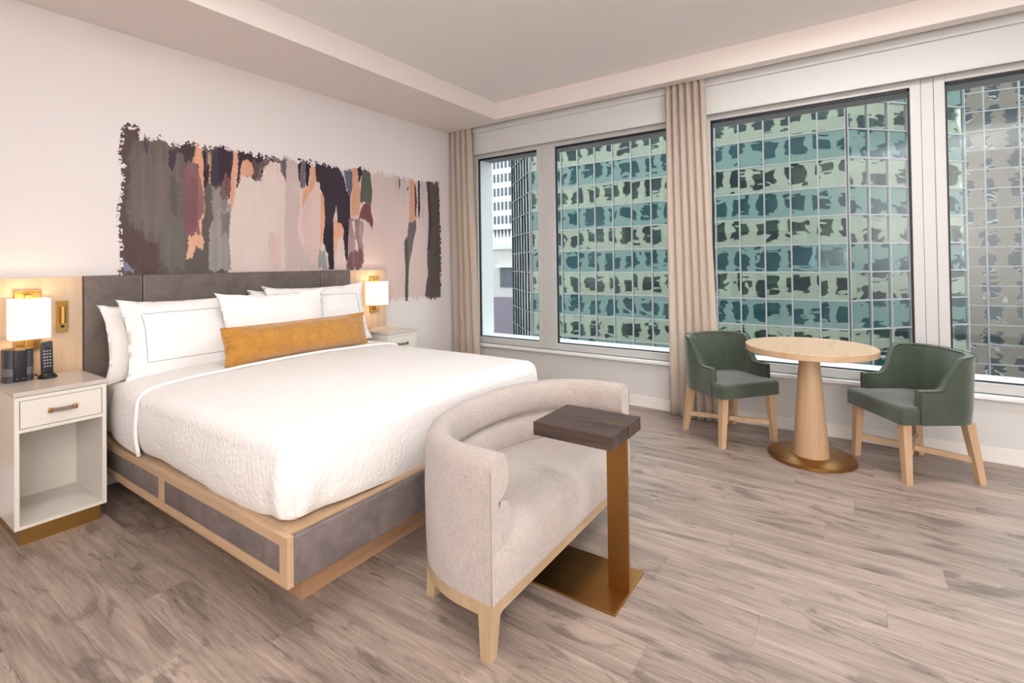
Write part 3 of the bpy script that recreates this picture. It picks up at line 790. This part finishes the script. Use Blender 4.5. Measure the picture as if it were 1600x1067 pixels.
# ------------------------------------------------------------------ mural painted on the headboard wall (metres on the wall: x, z)
MURAL = [
((106, 95, 93),[(1.185,2.201),(1.212,2.228),(1.243,2.225),(1.27,2.208),(1.334,2.197),(1.447,2.186),(1.521,2.191),(1.617,2.199),(1.707,2.2),(1.762,2.208),(1.89,2.204),(2.044,2.155),(2.138,1.057),(1.141,1.127),(1.171,1.362),(1.171,1.452),(1.157,1.678),(1.184,1.843),(1.188,1.98),(1.163,2.067),(1.178,2.124)],0.9,1,0.5),
((211, 190, 185),[(1.861,2.078),(2.044,2.155),(2.31,2.215),(2.736,2.2),(3.18,2.236),(3.447,2.242),(3.666,2.212),(3.932,2.233),(4.114,2.22),(4.113,0.954),(3.833,0.951),(3.305,0.975),(3.225,0.919),(1.826,1.032),(1.822,1.74)],0.8,1,0.25),
((84, 70, 73),[(1.239,2.262),(1.262,2.265),(1.278,2.238),(1.276,2.181),(1.256,2.177),(1.258,2.233),(1.239,2.252)],0.5,1,0.5),
((84, 70, 73),[(1.144,2.141),(1.159,2.157),(1.17,2.169),(1.174,2.156),(1.159,2.144),(1.152,2.129)],1,1,0.5),
((84, 70, 73),[(1.15,2.065),(1.17,2.077),(1.181,2.061),(1.159,2.053)],1,1,0.5),
((88, 73, 75),[(1.182,2.203),(1.227,2.231),(1.278,2.214),(1.302,2.172),(1.246,2.119),(1.23,2.033),(1.226,1.817),(1.21,1.728),(1.229,1.601),(1.315,1.539),(1.388,1.494),(1.396,1.302),(1.247,1.306),(1.182,1.394),(1.176,1.543),(1.157,1.678),(1.184,1.815),(1.188,1.98),(1.159,2.057),(1.174,2.115)],1.3,0.9,0.5),
((118, 107, 105),[(1.301,2.101),(1.446,2.088),(1.529,2.102),(1.524,1.849),(1.532,1.707),(1.388,1.504),(1.299,1.586),(1.214,1.692),(1.23,1.894),(1.246,2.082)],2.5,0.6,0.5),
((90, 74, 72),[(1.176,1.566),(1.267,1.556),(1.315,1.521),(1.33,1.408),(1.413,1.302),(1.266,1.305),(1.186,1.389)],1.6,0.9,0.5),
((110, 106, 101),[(1.389,1.561),(1.475,1.702),(1.541,1.657),(1.552,1.299),(1.413,1.302),(1.396,1.427)],1.2,0.9,0.5),
((96, 92, 87),[(1.454,1.933),(1.506,1.93),(1.505,1.68),(1.461,1.677),(1.451,1.769)],1,0.8,0.5),
((128, 126, 150),[(1.182,1.389),(1.213,1.361),(1.239,1.324),(1.251,1.303),(1.209,1.303),(1.182,1.344)],0.6,1,0.5),
((82, 75, 82),[(1.302,2.167),(1.334,2.164),(1.327,2.096),(1.309,2.093)],0.8,1,0.5),
((74, 66, 76),[(1.449,2.147),(1.503,2.152),(1.492,2.051),(1.467,2.001),(1.446,2.044)],0.7,1,0.5),
((76, 64, 70),[(1.503,2.167),(1.566,2.204),(1.617,2.199),(1.607,2.116),(1.588,2.057),(1.543,2.055),(1.539,2.124),(1.505,2.128)],0.7,1,0.5),
((98, 91, 87),[(1.672,1.952),(1.715,1.905),(1.753,1.723),(1.762,1.514),(1.716,1.295),(1.543,1.299),(1.539,1.408),(1.598,1.429),(1.659,1.46),(1.656,1.716)],1,1,0.5),
((150, 140, 138),[(1.72,1.906),(1.784,1.903),(1.78,1.852),(1.846,1.805),(1.855,1.731),(1.85,1.695),(1.742,1.461),(1.724,1.773)],1.2,0.8,0.5),
((148, 141, 139),[(1.759,1.751),(1.855,1.737),(1.842,1.629),(1.841,1.469),(1.852,1.301),(1.693,1.301),(1.704,1.622)],0.6,1,0.8),
((112, 104, 100),[(1.769,1.72),(1.85,1.726),(1.841,1.576),(1.788,1.563)],1.2,0.7,0.5),
((213, 160, 133),[(1.619,2.199),(1.645,2.194),(1.668,2.095),(1.667,1.925),(1.67,1.666),(1.623,1.647),(1.63,2.048),(1.588,2.062),(1.607,2.116)],0.6,1,0.5),
((132, 98, 99),[(1.538,2.014),(1.561,2.047),(1.607,2.06),(1.634,1.998),(1.653,1.918),(1.671,1.82),(1.666,1.717),(1.623,1.647),(1.646,1.603),(1.636,1.551),(1.558,1.548),(1.536,1.607)],0.5,0.95,0.5),
((122, 84, 90),[(1.538,1.954),(1.611,1.969),(1.631,1.921),(1.628,1.714),(1.608,1.566),(1.54,1.568),(1.537,1.757)],0.5,0.7,0.5),
((211, 164, 139),[(1.553,1.548),(1.655,1.562),(1.669,1.501),(1.655,1.46),(1.613,1.464),(1.594,1.414),(1.566,1.384),(1.548,1.394),(1.567,1.489)],0.7,1,0.5),
((211, 164, 139),[(1.628,1.653),(1.651,1.685),(1.651,1.562),(1.637,1.592)],0.6,1,0.5),
((60, 48, 52),[(1.664,2.156),(1.688,2.16),(1.681,1.901),(1.667,1.899)],0.5,1,0.5),
((190, 150, 125),[(1.692,2.161),(1.717,2.145),(1.715,1.931),(1.698,1.929)],0.5,1,0.5),
((58, 48, 50),[(1.687,2.057),(1.706,2.065),(1.698,1.924),(1.679,1.901)],0.6,1,0.5),
((72, 64, 76),[(1.717,2.197),(1.807,2.192),(1.792,2.171),(1.785,1.926),(1.785,1.94),(1.744,1.898),(1.715,1.926)],0.8,1,0.5),
((66, 52, 62),[(1.762,2.202),(1.874,2.191),(1.868,2.066),(1.857,1.924),(1.846,1.805),(1.82,1.856),(1.79,1.959),(1.78,1.915),(1.77,1.935)],0.9,1,0.5),
((122, 92, 90),[(1.785,1.958),(1.852,1.988),(1.851,1.838),(1.815,1.813),(1.785,1.884)],1.4,0.75,0.5),
((64, 50, 60),[(1.901,2.206),(2.015,2.21),(2.153,2.206),(2.292,2.206),(2.291,2.011),(2.248,2.082),(2.236,2.156),(2.164,2.167),(2.111,2.119),(2.087,1.997),(2.013,2.015),(1.931,2.02),(1.914,1.877),(1.896,1.929),(1.905,2.098)],0.8,1,0.5),
((104, 84, 84),[(2.026,2.173),(2.094,2.167),(2.082,2.075),(2.058,2.004),(2.019,2.021)],1.3,0.85,0.5),
((114, 102, 104),[(2.135,2.197),(2.299,2.201),(2.291,2.023),(2.248,2.087),(2.242,2.162),(2.164,2.167),(2.105,2.129),(2.081,2.007),(2.058,2.027),(2.076,2.125)],0.8,0.9,0.5),
((214, 161, 133),[(1.877,2.213),(1.898,2.206),(1.911,2.115),(1.899,2.059),(1.894,1.95),(1.88,1.83),(1.863,1.745),(1.85,1.784),(1.857,1.999),(1.871,2.136)],0.4,1,0.5),
((213, 162, 135),[(1.94,2.126),(1.97,2.147),(2.009,2.137),(2.025,2.078),(2.013,2.021),(1.931,2.01),(1.92,1.943),(1.915,1.975),(1.926,2.085)],0.6,1,0.5),
((212, 192, 186),[(2.111,2.091),(2.14,2.129),(2.158,2.166),(2.188,2.165),(2.242,2.157),(2.248,2.093),(2.291,2.011),(2.104,1.976)],0.4,1,0.5),
((212, 196, 189),[(1.937,2.01),(2.013,2.015),(2.092,1.98),(2.291,2.011),(2.288,1.724),(2.274,1.535),(2.278,1.295),(1.858,1.301),(1.838,1.522),(1.855,1.726),(1.882,1.852)],0.5,1,0.2),
((196, 176, 173),[(2.299,2.213),(2.398,2.229),(2.4,2.037),(2.418,1.955),(2.41,1.773),(2.389,1.64),(2.434,1.479),(2.583,1.457),(2.575,1.292),(2.278,1.298),(2.274,1.593)],0.5,0.95,0.2),
((208, 178, 172),[(2.136,1.599),(2.238,1.615),(2.241,1.301),(2.133,1.301)],1.2,0.6,0.3),
((44, 36, 46),[(2.398,2.232),(2.431,2.229),(2.43,2.107),(2.413,2.026),(2.4,2.073)],0.4,1,0.5),
((112, 102, 112),[(2.431,2.229),(2.478,2.23),(2.466,2.106),(2.459,1.996),(2.419,1.967),(2.416,2.075)],0.5,1,0.5),
((50, 41, 52),[(2.478,2.236),(2.536,2.234),(2.511,2.149),(2.492,2.0),(2.472,2.022),(2.466,2.106)],0.5,1,0.5),
((64, 54, 64),[(2.556,2.231),(2.62,2.228),(2.736,2.228),(2.607,2.23),(2.719,2.223),(2.811,2.215),(2.853,2.134),(2.878,2.02),(2.921,1.944),(2.919,1.796),(2.894,1.572),(2.892,1.413),(2.87,1.355),(2.838,1.529),(2.848,1.704),(2.839,1.66),(2.78,1.714),(2.769,1.872),(2.735,1.74),(2.737,1.567),(2.738,1.299),(2.685,1.3),(2.678,1.427),(2.631,1.538),(2.641,1.692),(2.65,1.749),(2.636,1.944),(2.645,1.917),(2.617,1.989),(2.562,2.07)],0.45,1,0.5),
((52, 46, 56),[(2.649,1.693),(2.738,1.698),(2.738,1.299),(2.697,1.3),(2.678,1.448),(2.636,1.566)],0.5,1,0.5),
((52, 46, 56),[(2.84,1.703),(2.896,1.707),(2.887,1.355),(2.87,1.391),(2.855,1.544)],0.5,1,0.5),
((214, 162, 133),[(2.529,2.214),(2.556,2.206),(2.569,2.071),(2.561,2.033),(2.512,1.953),(2.464,1.88),(2.437,1.799),(2.431,1.895),(2.452,1.983),(2.499,2.013),(2.511,2.149)],0.5,1,0.5),
((214, 162, 133),[(2.617,1.989),(2.645,1.917),(2.65,1.749),(2.649,1.672),(2.619,1.532),(2.598,1.469),(2.601,1.794),(2.609,1.85)],0.35,1,0.5),
((212, 184, 177),[(2.568,2.046),(2.604,2.05),(2.607,1.746),(2.598,1.469),(2.582,1.295),(2.44,1.455),(2.423,1.72),(2.436,1.775),(2.464,1.874),(2.519,1.953)],0.5,1,0.3),
((154, 152, 154),[(2.583,1.457),(2.64,1.482),(2.682,1.356),(2.689,1.299),(2.575,1.298)],0.8,1,0.5),
((206, 198, 196),[(2.619,1.52),(2.648,1.501),(2.689,1.325),(2.674,1.306),(2.654,1.457),(2.612,1.469)],0.6,1,0.5),
((213, 162, 134),[(2.747,1.763),(2.776,1.721),(2.823,1.713),(2.843,1.646),(2.847,1.57),(2.839,1.616),(2.787,1.557),(2.743,1.392),(2.737,1.555),(2.737,1.612)],0.5,1,0.5),
((212, 190, 184),[(2.834,1.616),(2.846,1.529),(2.861,1.355),(2.843,1.297),(2.746,1.299),(2.76,1.413),(2.791,1.542)],0.6,1,0.5),
((96, 100, 116),[(2.854,2.207),(2.946,2.225),(2.944,2.028),(2.921,1.951),(2.878,2.028)],0.4,1,0.5),
((212, 162, 133),[(2.946,2.236),(3.005,2.23),(3.021,2.082),(3.044,2.017),(3.018,1.804),(2.963,1.77),(2.928,1.775),(2.92,1.914),(2.944,2.013)],0.45,1,0.5),
((58, 48, 56),[(3.005,2.237),(3.088,2.25),(3.05,2.153),(3.031,2.083),(3.013,2.118)],0.8,1,0.5),
((92, 94, 86),[(3.06,2.238),(3.155,2.244),(3.158,2.145),(3.18,2.001),(3.16,1.922),(3.029,1.925),(3.04,2.076)],0.5,1,0.5),
((118, 80, 80),[(3.07,1.91),(3.155,1.921),(3.159,1.829),(3.182,1.762),(3.171,1.676),(3.138,1.713),(3.087,1.755),(3.017,1.766),(3.027,1.819)],0.4,1,0.5),
((140, 110, 114),[(2.901,1.751),(3.008,1.773),(3.063,1.739),(3.052,1.577),(3.061,1.527),(3.063,1.369),(3.021,1.287),(2.869,1.293),(2.887,1.355),(2.899,1.619)],0.9,0.95,0.5),
((112, 82, 88),[(2.888,1.391),(2.933,1.458),(3.06,1.467),(3.063,1.369),(3.021,1.287),(2.869,1.293)],1,0.9,0.5),
((214, 202, 199),[(2.936,1.746),(2.967,1.748),(2.97,1.574),(3.005,1.526),(2.996,1.466),(2.969,1.473),(2.962,1.636)],0.7,1,0.5),
((206, 190, 188),[(3.164,2.246),(3.458,2.257),(3.454,1.965),(3.42,1.801),(3.169,1.861),(3.18,2.001)],1,0.5,0.3),
((190, 176, 176),[(3.458,2.232),(3.621,2.221),(3.616,1.897),(3.529,1.972),(3.455,2.029)],1,0.7,0.5),
((70, 60, 66),[(3.516,2.224),(3.538,2.227),(3.531,2.103),(3.52,2.094)],0.5,1,0.5),
((62, 54, 58),[(3.631,2.131),(3.654,2.151),(3.647,2.1),(3.633,2.098)],0.4,1,0.5),
((212, 160, 134),[(3.666,2.223),(3.724,2.227),(3.751,2.145),(3.753,1.857),(3.728,1.737),(3.648,1.749),(3.668,1.943)],0.5,1,0.5),
((86, 66, 66),[(3.735,2.186),(3.763,2.121),(3.769,1.977),(3.758,1.807),(3.741,1.839)],0.5,1,0.5),
((110, 104, 100),[(3.648,1.766),(3.752,1.789),(3.755,1.654),(3.756,1.705),(3.713,1.551),(3.665,1.391),(3.634,1.234),(3.624,0.961),(3.579,0.939),(3.594,1.202),(3.583,1.556),(3.623,1.615),(3.623,1.599)],0.55,1,0.5),
((88, 84, 80),[(3.583,1.556),(3.623,1.607),(3.644,1.499),(3.634,1.217),(3.624,0.952),(3.58,0.947),(3.597,1.218)],0.5,0.9,0.5),
((56, 50, 58),[(3.788,2.235),(3.818,2.239),(3.815,2.033),(3.819,1.93),(3.799,1.801),(3.786,1.859)],0.5,1,0.5),
((190, 176, 180),[(3.824,2.231),(3.915,2.234),(3.87,1.762),(3.825,1.914)],0.7,0.7,0.5),
((92, 84, 82),[(3.915,2.239),(4.117,2.242),(4.129,2.19),(4.128,1.759),(4.142,1.777),(4.137,1.149),(4.131,0.957),(4.03,0.941),(3.869,0.961),(3.897,1.14),(3.922,1.226),(3.914,1.469),(3.935,1.635),(3.944,1.749),(3.931,2.097)],0.55,1,0.5),
((78, 64, 72),[(3.915,2.239),(3.964,2.236),(3.995,1.839),(3.951,1.478),(3.92,1.478),(3.936,1.679),(3.95,1.793),(3.931,2.097)],0.6,0.9,0.5),
]

def vnoise(x, y, seed):
    xi, yi = np.floor(x).astype(np.int64), np.floor(y).astype(np.int64); fx, fy = x-xi, y-yi
    fx = fx*fx*(3-2*fx); fy = fy*fy*(3-2*fy)
    def h(a, b):
        n = (a*374761393+b*668265263+seed*144665) & 0x7fffffff
        n = ((n ^ (n >> 13))*1274126177) & 0x7fffffff
        return ((n ^ (n >> 16)) & 0xffff)/65535.
    return (h(xi, yi)*(1-fx)+h(xi+1, yi)*fx)*(1-fy)+(h(xi, yi+1)*(1-fx)+h(xi+1, yi+1)*fx)*fy-.5
def inside(px, pz, poly):
    r = np.zeros(px.shape, bool); n = len(poly)
    for i in range(n):
        x0, z0 = poly[i]; x1, z1 = poly[(i+1) % n]
        if z0 == z1: continue
        c = (z0 > pz) != (z1 > pz)
        r ^= c & (px < (x1-x0)*(pz-z0)/(z1-z0)+x0)
    return r
def build_mural():
    stp = .004
    gx = np.arange(1.06, 4.17, stp); gz = np.arange(.80, 2.30, stp)
    X, Z = np.meshgrid(gx, gz)
    col = np.zeros(X.shape+(3,)); mask = np.zeros(X.shape, bool)
    for k, (c, poly, e, al, st_) in enumerate(MURAL):
        dx = e*(.014*vnoise(X*22, Z*9, k)+.012*vnoise(X*60, Z*70, k+50)+.014*vnoise(X*90, Z*150, k+90))
        dz = e*(.055*vnoise(X*75, Z*4, k+150)+.04*vnoise(X*28, Z*3, k+190)+.02*vnoise(X*160, Z*120, k+230))
        m = inside(X+dx, Z+dz, poly)
        lin = np.array([((v/255+.055)/1.055)**2.4 for v in c])
        f = 1+st_*(.22*vnoise(X*60, Z*2.2, k+300)+.25*vnoise(X*9, Z*2, k+340)+.16*vnoise(X*7, Z*9, k+380))
        cc = lin[None, None, :]*f[..., None]
        if al < 1:
            w = np.clip(al+.55*vnoise(X*40, Z*3, k+420)+.35*vnoise(X*8, Z*6, k+440), 0, 1)[..., None]
            w = np.where(mask[..., None], w, (w > .5)*1.)
        else: w = 1.
        col = np.where(m[..., None], col*(1-w)+cc*w, col); mask |= m if al >= 1 else (m & (np.asarray(w)[..., 0] > .5))
    # dry-brush specks near the silhouette
    sp_ = vnoise(X*120, Z*120, 900)+.6*vnoise(X*45, Z*60, 901)
    er = mask.copy()
    for _ in range(5):
        q = er.copy(); q[1:] &= er[:-1]; q[:-1] &= er[1:]; q[:, 1:] &= er[:, :-1]; q[:, :-1] &= er[:, 1:]; er = q
    mask &= er | (sp_ < .20)
    mask &= ~((Z < 1.284) & (X < 3.302))
    nz, nx = X.shape
    q = mask[:-1, :-1] & mask[1:, :-1] & mask[:-1, 1:] & mask[1:, 1:]
    jz, jx = np.nonzero(q)
    used = np.zeros(X.shape, bool)
    for a, b in ((0, 0), (0, 1), (1, 0), (1, 1)): used[jz+a, jx+b] = True
    idx = -np.ones(X.shape, np.int64); idx[used] = np.arange(used.sum())
    vx, vz = X[used], Z[used]
    verts = np.stack([vx-vx.mean()*0, np.zeros_like(vx), vz], 1)
    faces = np.stack([idx[jz, jx], idx[jz, jx+1], idx[jz+1, jx+1], idx[jz+1, jx]], 1)
    me = bpy.data.meshes.new('wall_mural')
    me.vertices.add(len(verts)); me.vertices.foreach_set('co', verts.ravel())
    me.loops.add(faces.size); me.loops.foreach_set('vertex_index', faces.ravel())
    me.polygons.add(len(faces)); me.polygons.foreach_set('loop_start', np.arange(0, faces.size, 4)); me.polygons.foreach_set('loop_total', np.full(len(faces), 4))
    me.update(); me.validate()
    at = me.attributes.new('paint', 'FLOAT_COLOR', 'POINT')
    at.data.foreach_set('color', np.concatenate([np.clip(col[used], 0, 1), np.ones((len(vx), 1))], 1).ravel())
    me.materials.append(M['mural'])
    o = bpy.data.objects.new('wall_mural', me); C.objects.link(o); o.location = (0, YA-.0012, 0)
    tag(o, 'abstract brushstroke mural in plum, blush and orange painted on the wall above the headboard', 'mural')
build_mural()

# ------------------------------------------------------------------ outside the windows
GZ = -32
struct('street_ground', bx(-10, 160, -120, 160, GZ-.5, GZ), M['street'])
# the hotel's own front: spandrel bands, piers and dark window ribbons of the other rooms
FX = 4.715
bm = bmesh.new(); gm = bmesh.new()
FH = 3.5
for k in range(-9, 12):
    z0 = Z1-.06+FH*k; z1 = .50+FH*(k+1)
    box(bm, 4.71 if k in (-1, 0) else 4.3, FX, -26, 64, z0, z1)
    wz0, wz1 = .50+FH*k, Z1-.06+FH*k
    y = -26.
    i = 0
    while y < 64:
        own = (k == 0 and y+.95 > -3.9 and y < 4.1)
        if not own:
            box(bm, 4.3, FX, y, y+.95, wz0, wz1)
        y += 3.3 if i % 3 else 2.5
        i += 1
    if k == 0:
        box(gm, 4.42, 4.46, -26, -3.6, wz0, wz1); box(gm, 4.42, 4.46, 4.1, 64, wz0, wz1)
    else: box(gm, 4.42, 4.46, -26, 64, wz0, wz1)
hf = struct('hotel_front', bm, M['concrete'])
obj('dark_windows', gm, M['hglass'], hf)['kind'] = 'stuff'
struct('trim_8', bx(4.5055, 4.72, 3.508, 4.1, .44, 2.60), M['reveal'])
struct('trim_9', bx(4.5055, 4.73, -3.4, 3.507, .44, .505), M['reveal'])
struct('trim_10', bx(4.5055, 4.72, -3.4, 3.507, 2.516, 2.60), M['lintel'])
struct('trim_11', bx(4.5055, 4.72, -4.0, -3.401, .44, 2.60), M['reveal'])

def place(o, parent, p, ang):
    C.objects.link(o); o.parent = parent; o.location = Vector(p)-parent.location; o.rotation_euler = (0, 0, ang)
    return o
def mesh_of(name, bm, mat):
    bmesh.ops.recalc_face_normals(bm, faces=bm.faces[:]); me = bpy.data.meshes.new(name); bm.to_mesh(me); bm.free(); me.materials.append(mat); return me
def facade(root, o, dirv, ncol, cw, z0, rh, nrow, kinds, mull, mw=.07, first=0, blind=False, skip=0):
    """panes and mullions along dirv from o; outward normal is to the right-hand side facing the camera"""
    d = Vector((dirv[0], dirv[1], 0)).normalized(); ang = math.atan2(d.y, d.x)
    nrm = Vector((-d.y, d.x, 0))
    if nrm.dot(Vector((-o[0], -o[1], 0))) < 0: nrm = -nrm
    sg = 1 if nrm.dot(Vector((-math.sin(ang), math.cos(ang), 0))) > 0 else -1
    pmesh = {}
    for nm, mt_ in kinds: pmesh[nm] = mesh_of('pane', bx(.0, cw, -.02, .02, 0, rh), M[mt_])
    bl = mesh_of('office_blind', bx(.1, cw*.55, -.03, .03, .1, rh-.1), M['blindg']); bl2 = mesh_of('office_blind', bx(.02, cw-.02, -.03, .03, .55*rh, rh-.05), M['blindg'])
    vm = mesh_of('mullion', bx(-mw/2, mw/2, -.1, .1, z0, z0+rh*nrow), M[mull]); hm = mesh_of('transom', bx(0, cw*ncol, -.08, .08, -mw/2, mw/2), M[mull])
    base = Vector((o[0], o[1], 0))
    for i in range(ncol+1):
        place(bpy.data.objects.new('mullion', vm), root, base+d*cw*i+nrm*.02, ang)
    for j in range(nrow+1):
        place(bpy.data.objects.new('transom', hm), root, base+nrm*.02+Vector((0, 0, z0+rh*j)), ang)
    for i in range(ncol):
        for j in range(nrow):
            knd = kinds[(j+first) % len(kinds)][0]
            tilt = random.uniform(-.006, .006)
            p = place(bpy.data.objects.new('pane', pmesh[knd]), root, base+d*cw*i+Vector((0, 0, z0+rh*j)), ang+tilt)
            p.rotation_euler = (random.uniform(-.005, .005), 0, ang+tilt)
            if blind and knd == 'vision' and random.random() < .75:
                place(bpy.data.objects.new('office_blind', bl if random.random() < .7 else bl2), root, base+d*cw*i-nrm*.25+Vector((0, 0, z0+rh*j)), ang)
    return d, nrm
RH, CW = 1.823, 1.58
Z00 = .46-RH*6; NR = 14
tw = thing('teal_tower', 'teal glass office tower with pale grid filling the windows behind the middle curtain', 'building', (38, 12, GZ))
k2 = (('spandrel', 'spandrel'), ('vision', 'vision'))
facade(tw, (38, .21+CW*15), (0, -1), 15, CW, Z00, RH, NR, k2, 'mullion', .09, 0, True)
a2 = R(-43); d2 = (math.cos(a2), math.sin(a2))
facade(tw, (38, .21), d2, 6, CW, Z00, RH, NR, k2, 'mullion', .09, 0, True)
cfar = (38, .21+CW*15)
facade(tw, cfar, (.70, .716), 7, 1.2, Z00, RH*1.0, NR, (('side', 'sideglass'),), 'dkmull', .12)
corner_post = bx(37.88, 38.1, .10, .32, Z00, Z00+RH*NR); obj('corner_post', corner_post, M['mullion'], tw)
corner_post = bx(37.88, 38.1, cfar[1]-.1, cfar[1]+.12, Z00, Z00+RH*NR); obj('corner_post', corner_post, M['mullion'], tw)
bm = bmesh.new(); e2 = (38+d2[0]*6*CW, .21+d2[1]*6*CW)
prism(bm, [(39.2, cfar[1]-.6), (39.2, 1.0), (e2[0]+1, e2[1]+.9), (e2[0]+10, e2[1]+8), (50, 20), (44.6, 28.8)], GZ, Z00+RH*NR+6)
obj('core', bm, M['interior'], tw)
bm = bmesh.new()
for j in range(0, NR+1, 2):
    prism(bm, [(38.1, cfar[1]-.1), (38.1, .35), (e2[0]+.1, e2[1]+.15), (e2[0]+2, e2[1]+2), (40, 2), (40, cfar[1]-.1)], Z00+RH*j-.1, Z00+RH*j+.1)
obj('floor_slabs', bm, M['interior'], tw)
# grey mirrored tower further right
gt = thing('grey_tower', 'grey mirror-glass tower with small panes filling most of the rightmost window', 'building', (52, -16, GZ))
facade(gt, (61.9-.15*1.0, -8.65+1.0), (.15, -.99), 9, 2.43, .4-1.78*12, 1.78, 26, (('grey', 'greyglass'),), 'mullion', .12)
obj('core', prism(bmesh.new(), [(62.4, -8.2), (65.8, -30), (85, -30), (85, -8.2)], GZ, 26.0), M['interior'], gt)
# far white tower and brick building seen through the narrow window
def far_building(name, label, x0, y0, y1, z1, mat, cols, rows, wz0, ww, wh, pitch, depth=14):
    b = thing(name, label, 'building', (x0, (y0+y1)/2, GZ))
    obj('walls', bx(x0, x0+depth, y0, y1, GZ, z1), M[mat], b)
    me = mesh_of('window', bx(-.12, .02, -ww/2, ww/2, 0, wh), M['towerwin'])
    for i in range(cols):
        for j in range(rows):
            yy = y0+(y1-y0)*(i+.5)/cols
            place(bpy.data.objects.new('window', me), b, (x0, yy, wz0+pitch*j), 0)
    return b
wt = far_building('white_tower', 'white stone tower with columns of narrow windows seen through the narrow window', 75, 46, 60, 34, 'whitestone', 16, 9, 8.6, .40, 1.5, 2.6)
bm = bmesh.new()
for i in range(12):
    y = 50+.8*i
    v = [bm.verts.new(p) for p in ((74.9, y, 7.6), (74.9, y+.64, 7.6), (74.9, y+.32, 6.0), (75, y, 7.6), (75, y+.64, 7.6), (75, y+.32, 6.0))]
    bm.faces.new(v[:3]); bm.faces.new(v[3:][::-1])
    for a_, b_ in ((0, 1), (1, 2), (2, 0)): bm.faces.new((v[a_], v[b_], v[b_+3], v[a_+3]))
obj('triangle_frieze', bm, M['dkmull'], wt)
bb = far_building('brick_building', 'low pale brick building below the white tower', 66, 40, 56, 3.6, 'brick', 0, 0, 0, .1, .1, 1, depth=8)
obj('cornice', bx(65.7, 66.5, 40, 56, 3.6, 4.6), M['whitestone'], bb)
obj('annex', bx(64.8, 66, 40, 48.2, GZ, -4.2), M['brick2'], bb)
obj('penthouse_window', bx(65.85, 66.0, 45.2, 47.6, -2.6, .6), M['towerwin'], bb)
obj('penthouse_roof', bx(65.2, 66.0, 44.6, 48.0, .6, 1.0), M['whitestone'], bb)

# neighbours along the street, seen mirrored in the glass towers
def street_block(name, label, p0, p1, out, z1, mat, cw, fh, ww, wh):
    b = thing(name, label, 'building', ((p0[0]+p1[0])/2, (p0[1]+p1[1])/2, GZ))
    d = Vector((p1[0]-p0[0], p1[1]-p0[1], 0)); L = d.length; d.normalize(); n = Vector((out[0], out[1], 0)); ang = math.atan2(d.y, d.x)
    bm = bmesh.new(); q = [Vector((p0[0], p0[1], 0)), Vector((p1[0], p1[1], 0)), Vector((p1[0], p1[1], 0))-n*10, Vector((p0[0], p0[1], 0))-n*10]
    prism(bm, [(v.x, v.y) for v in q], GZ, z1); obj('walls', bm, M[mat], b)
    wb = bmesh.new(); lb = bmesh.new()
    for i in range(int(L/cw)):
        for j in range(int((z1-GZ-4)/fh)):
            c = q[0]+d*(cw*(i+.5))+n*.02; z = GZ+3+fh*j
            def slab(bm_, hw, za, zb, t):
                ring = [c-d*hw-n*.03, c+d*hw-n*.03, c+d*hw+n*t, c-d*hw+n*t]; prism(bm_, [(v.x, v.y) for v in ring], za, zb)
            slab(wb, ww/2, z, z+wh, .02); slab(lb, ww/2+.12, z-.22, z, .15)
    obj('windows', wb, M['hglass'], b)['kind'] = 'stuff'; obj('window_ledges', lb, M['whitestone'], b)['kind'] = 'stuff'
    return b
M['masonry'] = plain('brown_masonry', srgb(168, 152, 138), .9, var=.15, sc_=.5)
street_block('masonry_building', 'brown masonry block next to the hotel seen mirrored in the grey tower', (4.7, -90), (4.7, -26.5), (1, 0), 62, 'masonry', 4.4, 4.6, 2.0, 2.8)
street_block('cream_building', 'cream office block down the street seen mirrored in the teal tower', (60, -75), (6, -75), (0, 1), 60, 'concrete', 5.2, 5.4, 3.6, 2.8)
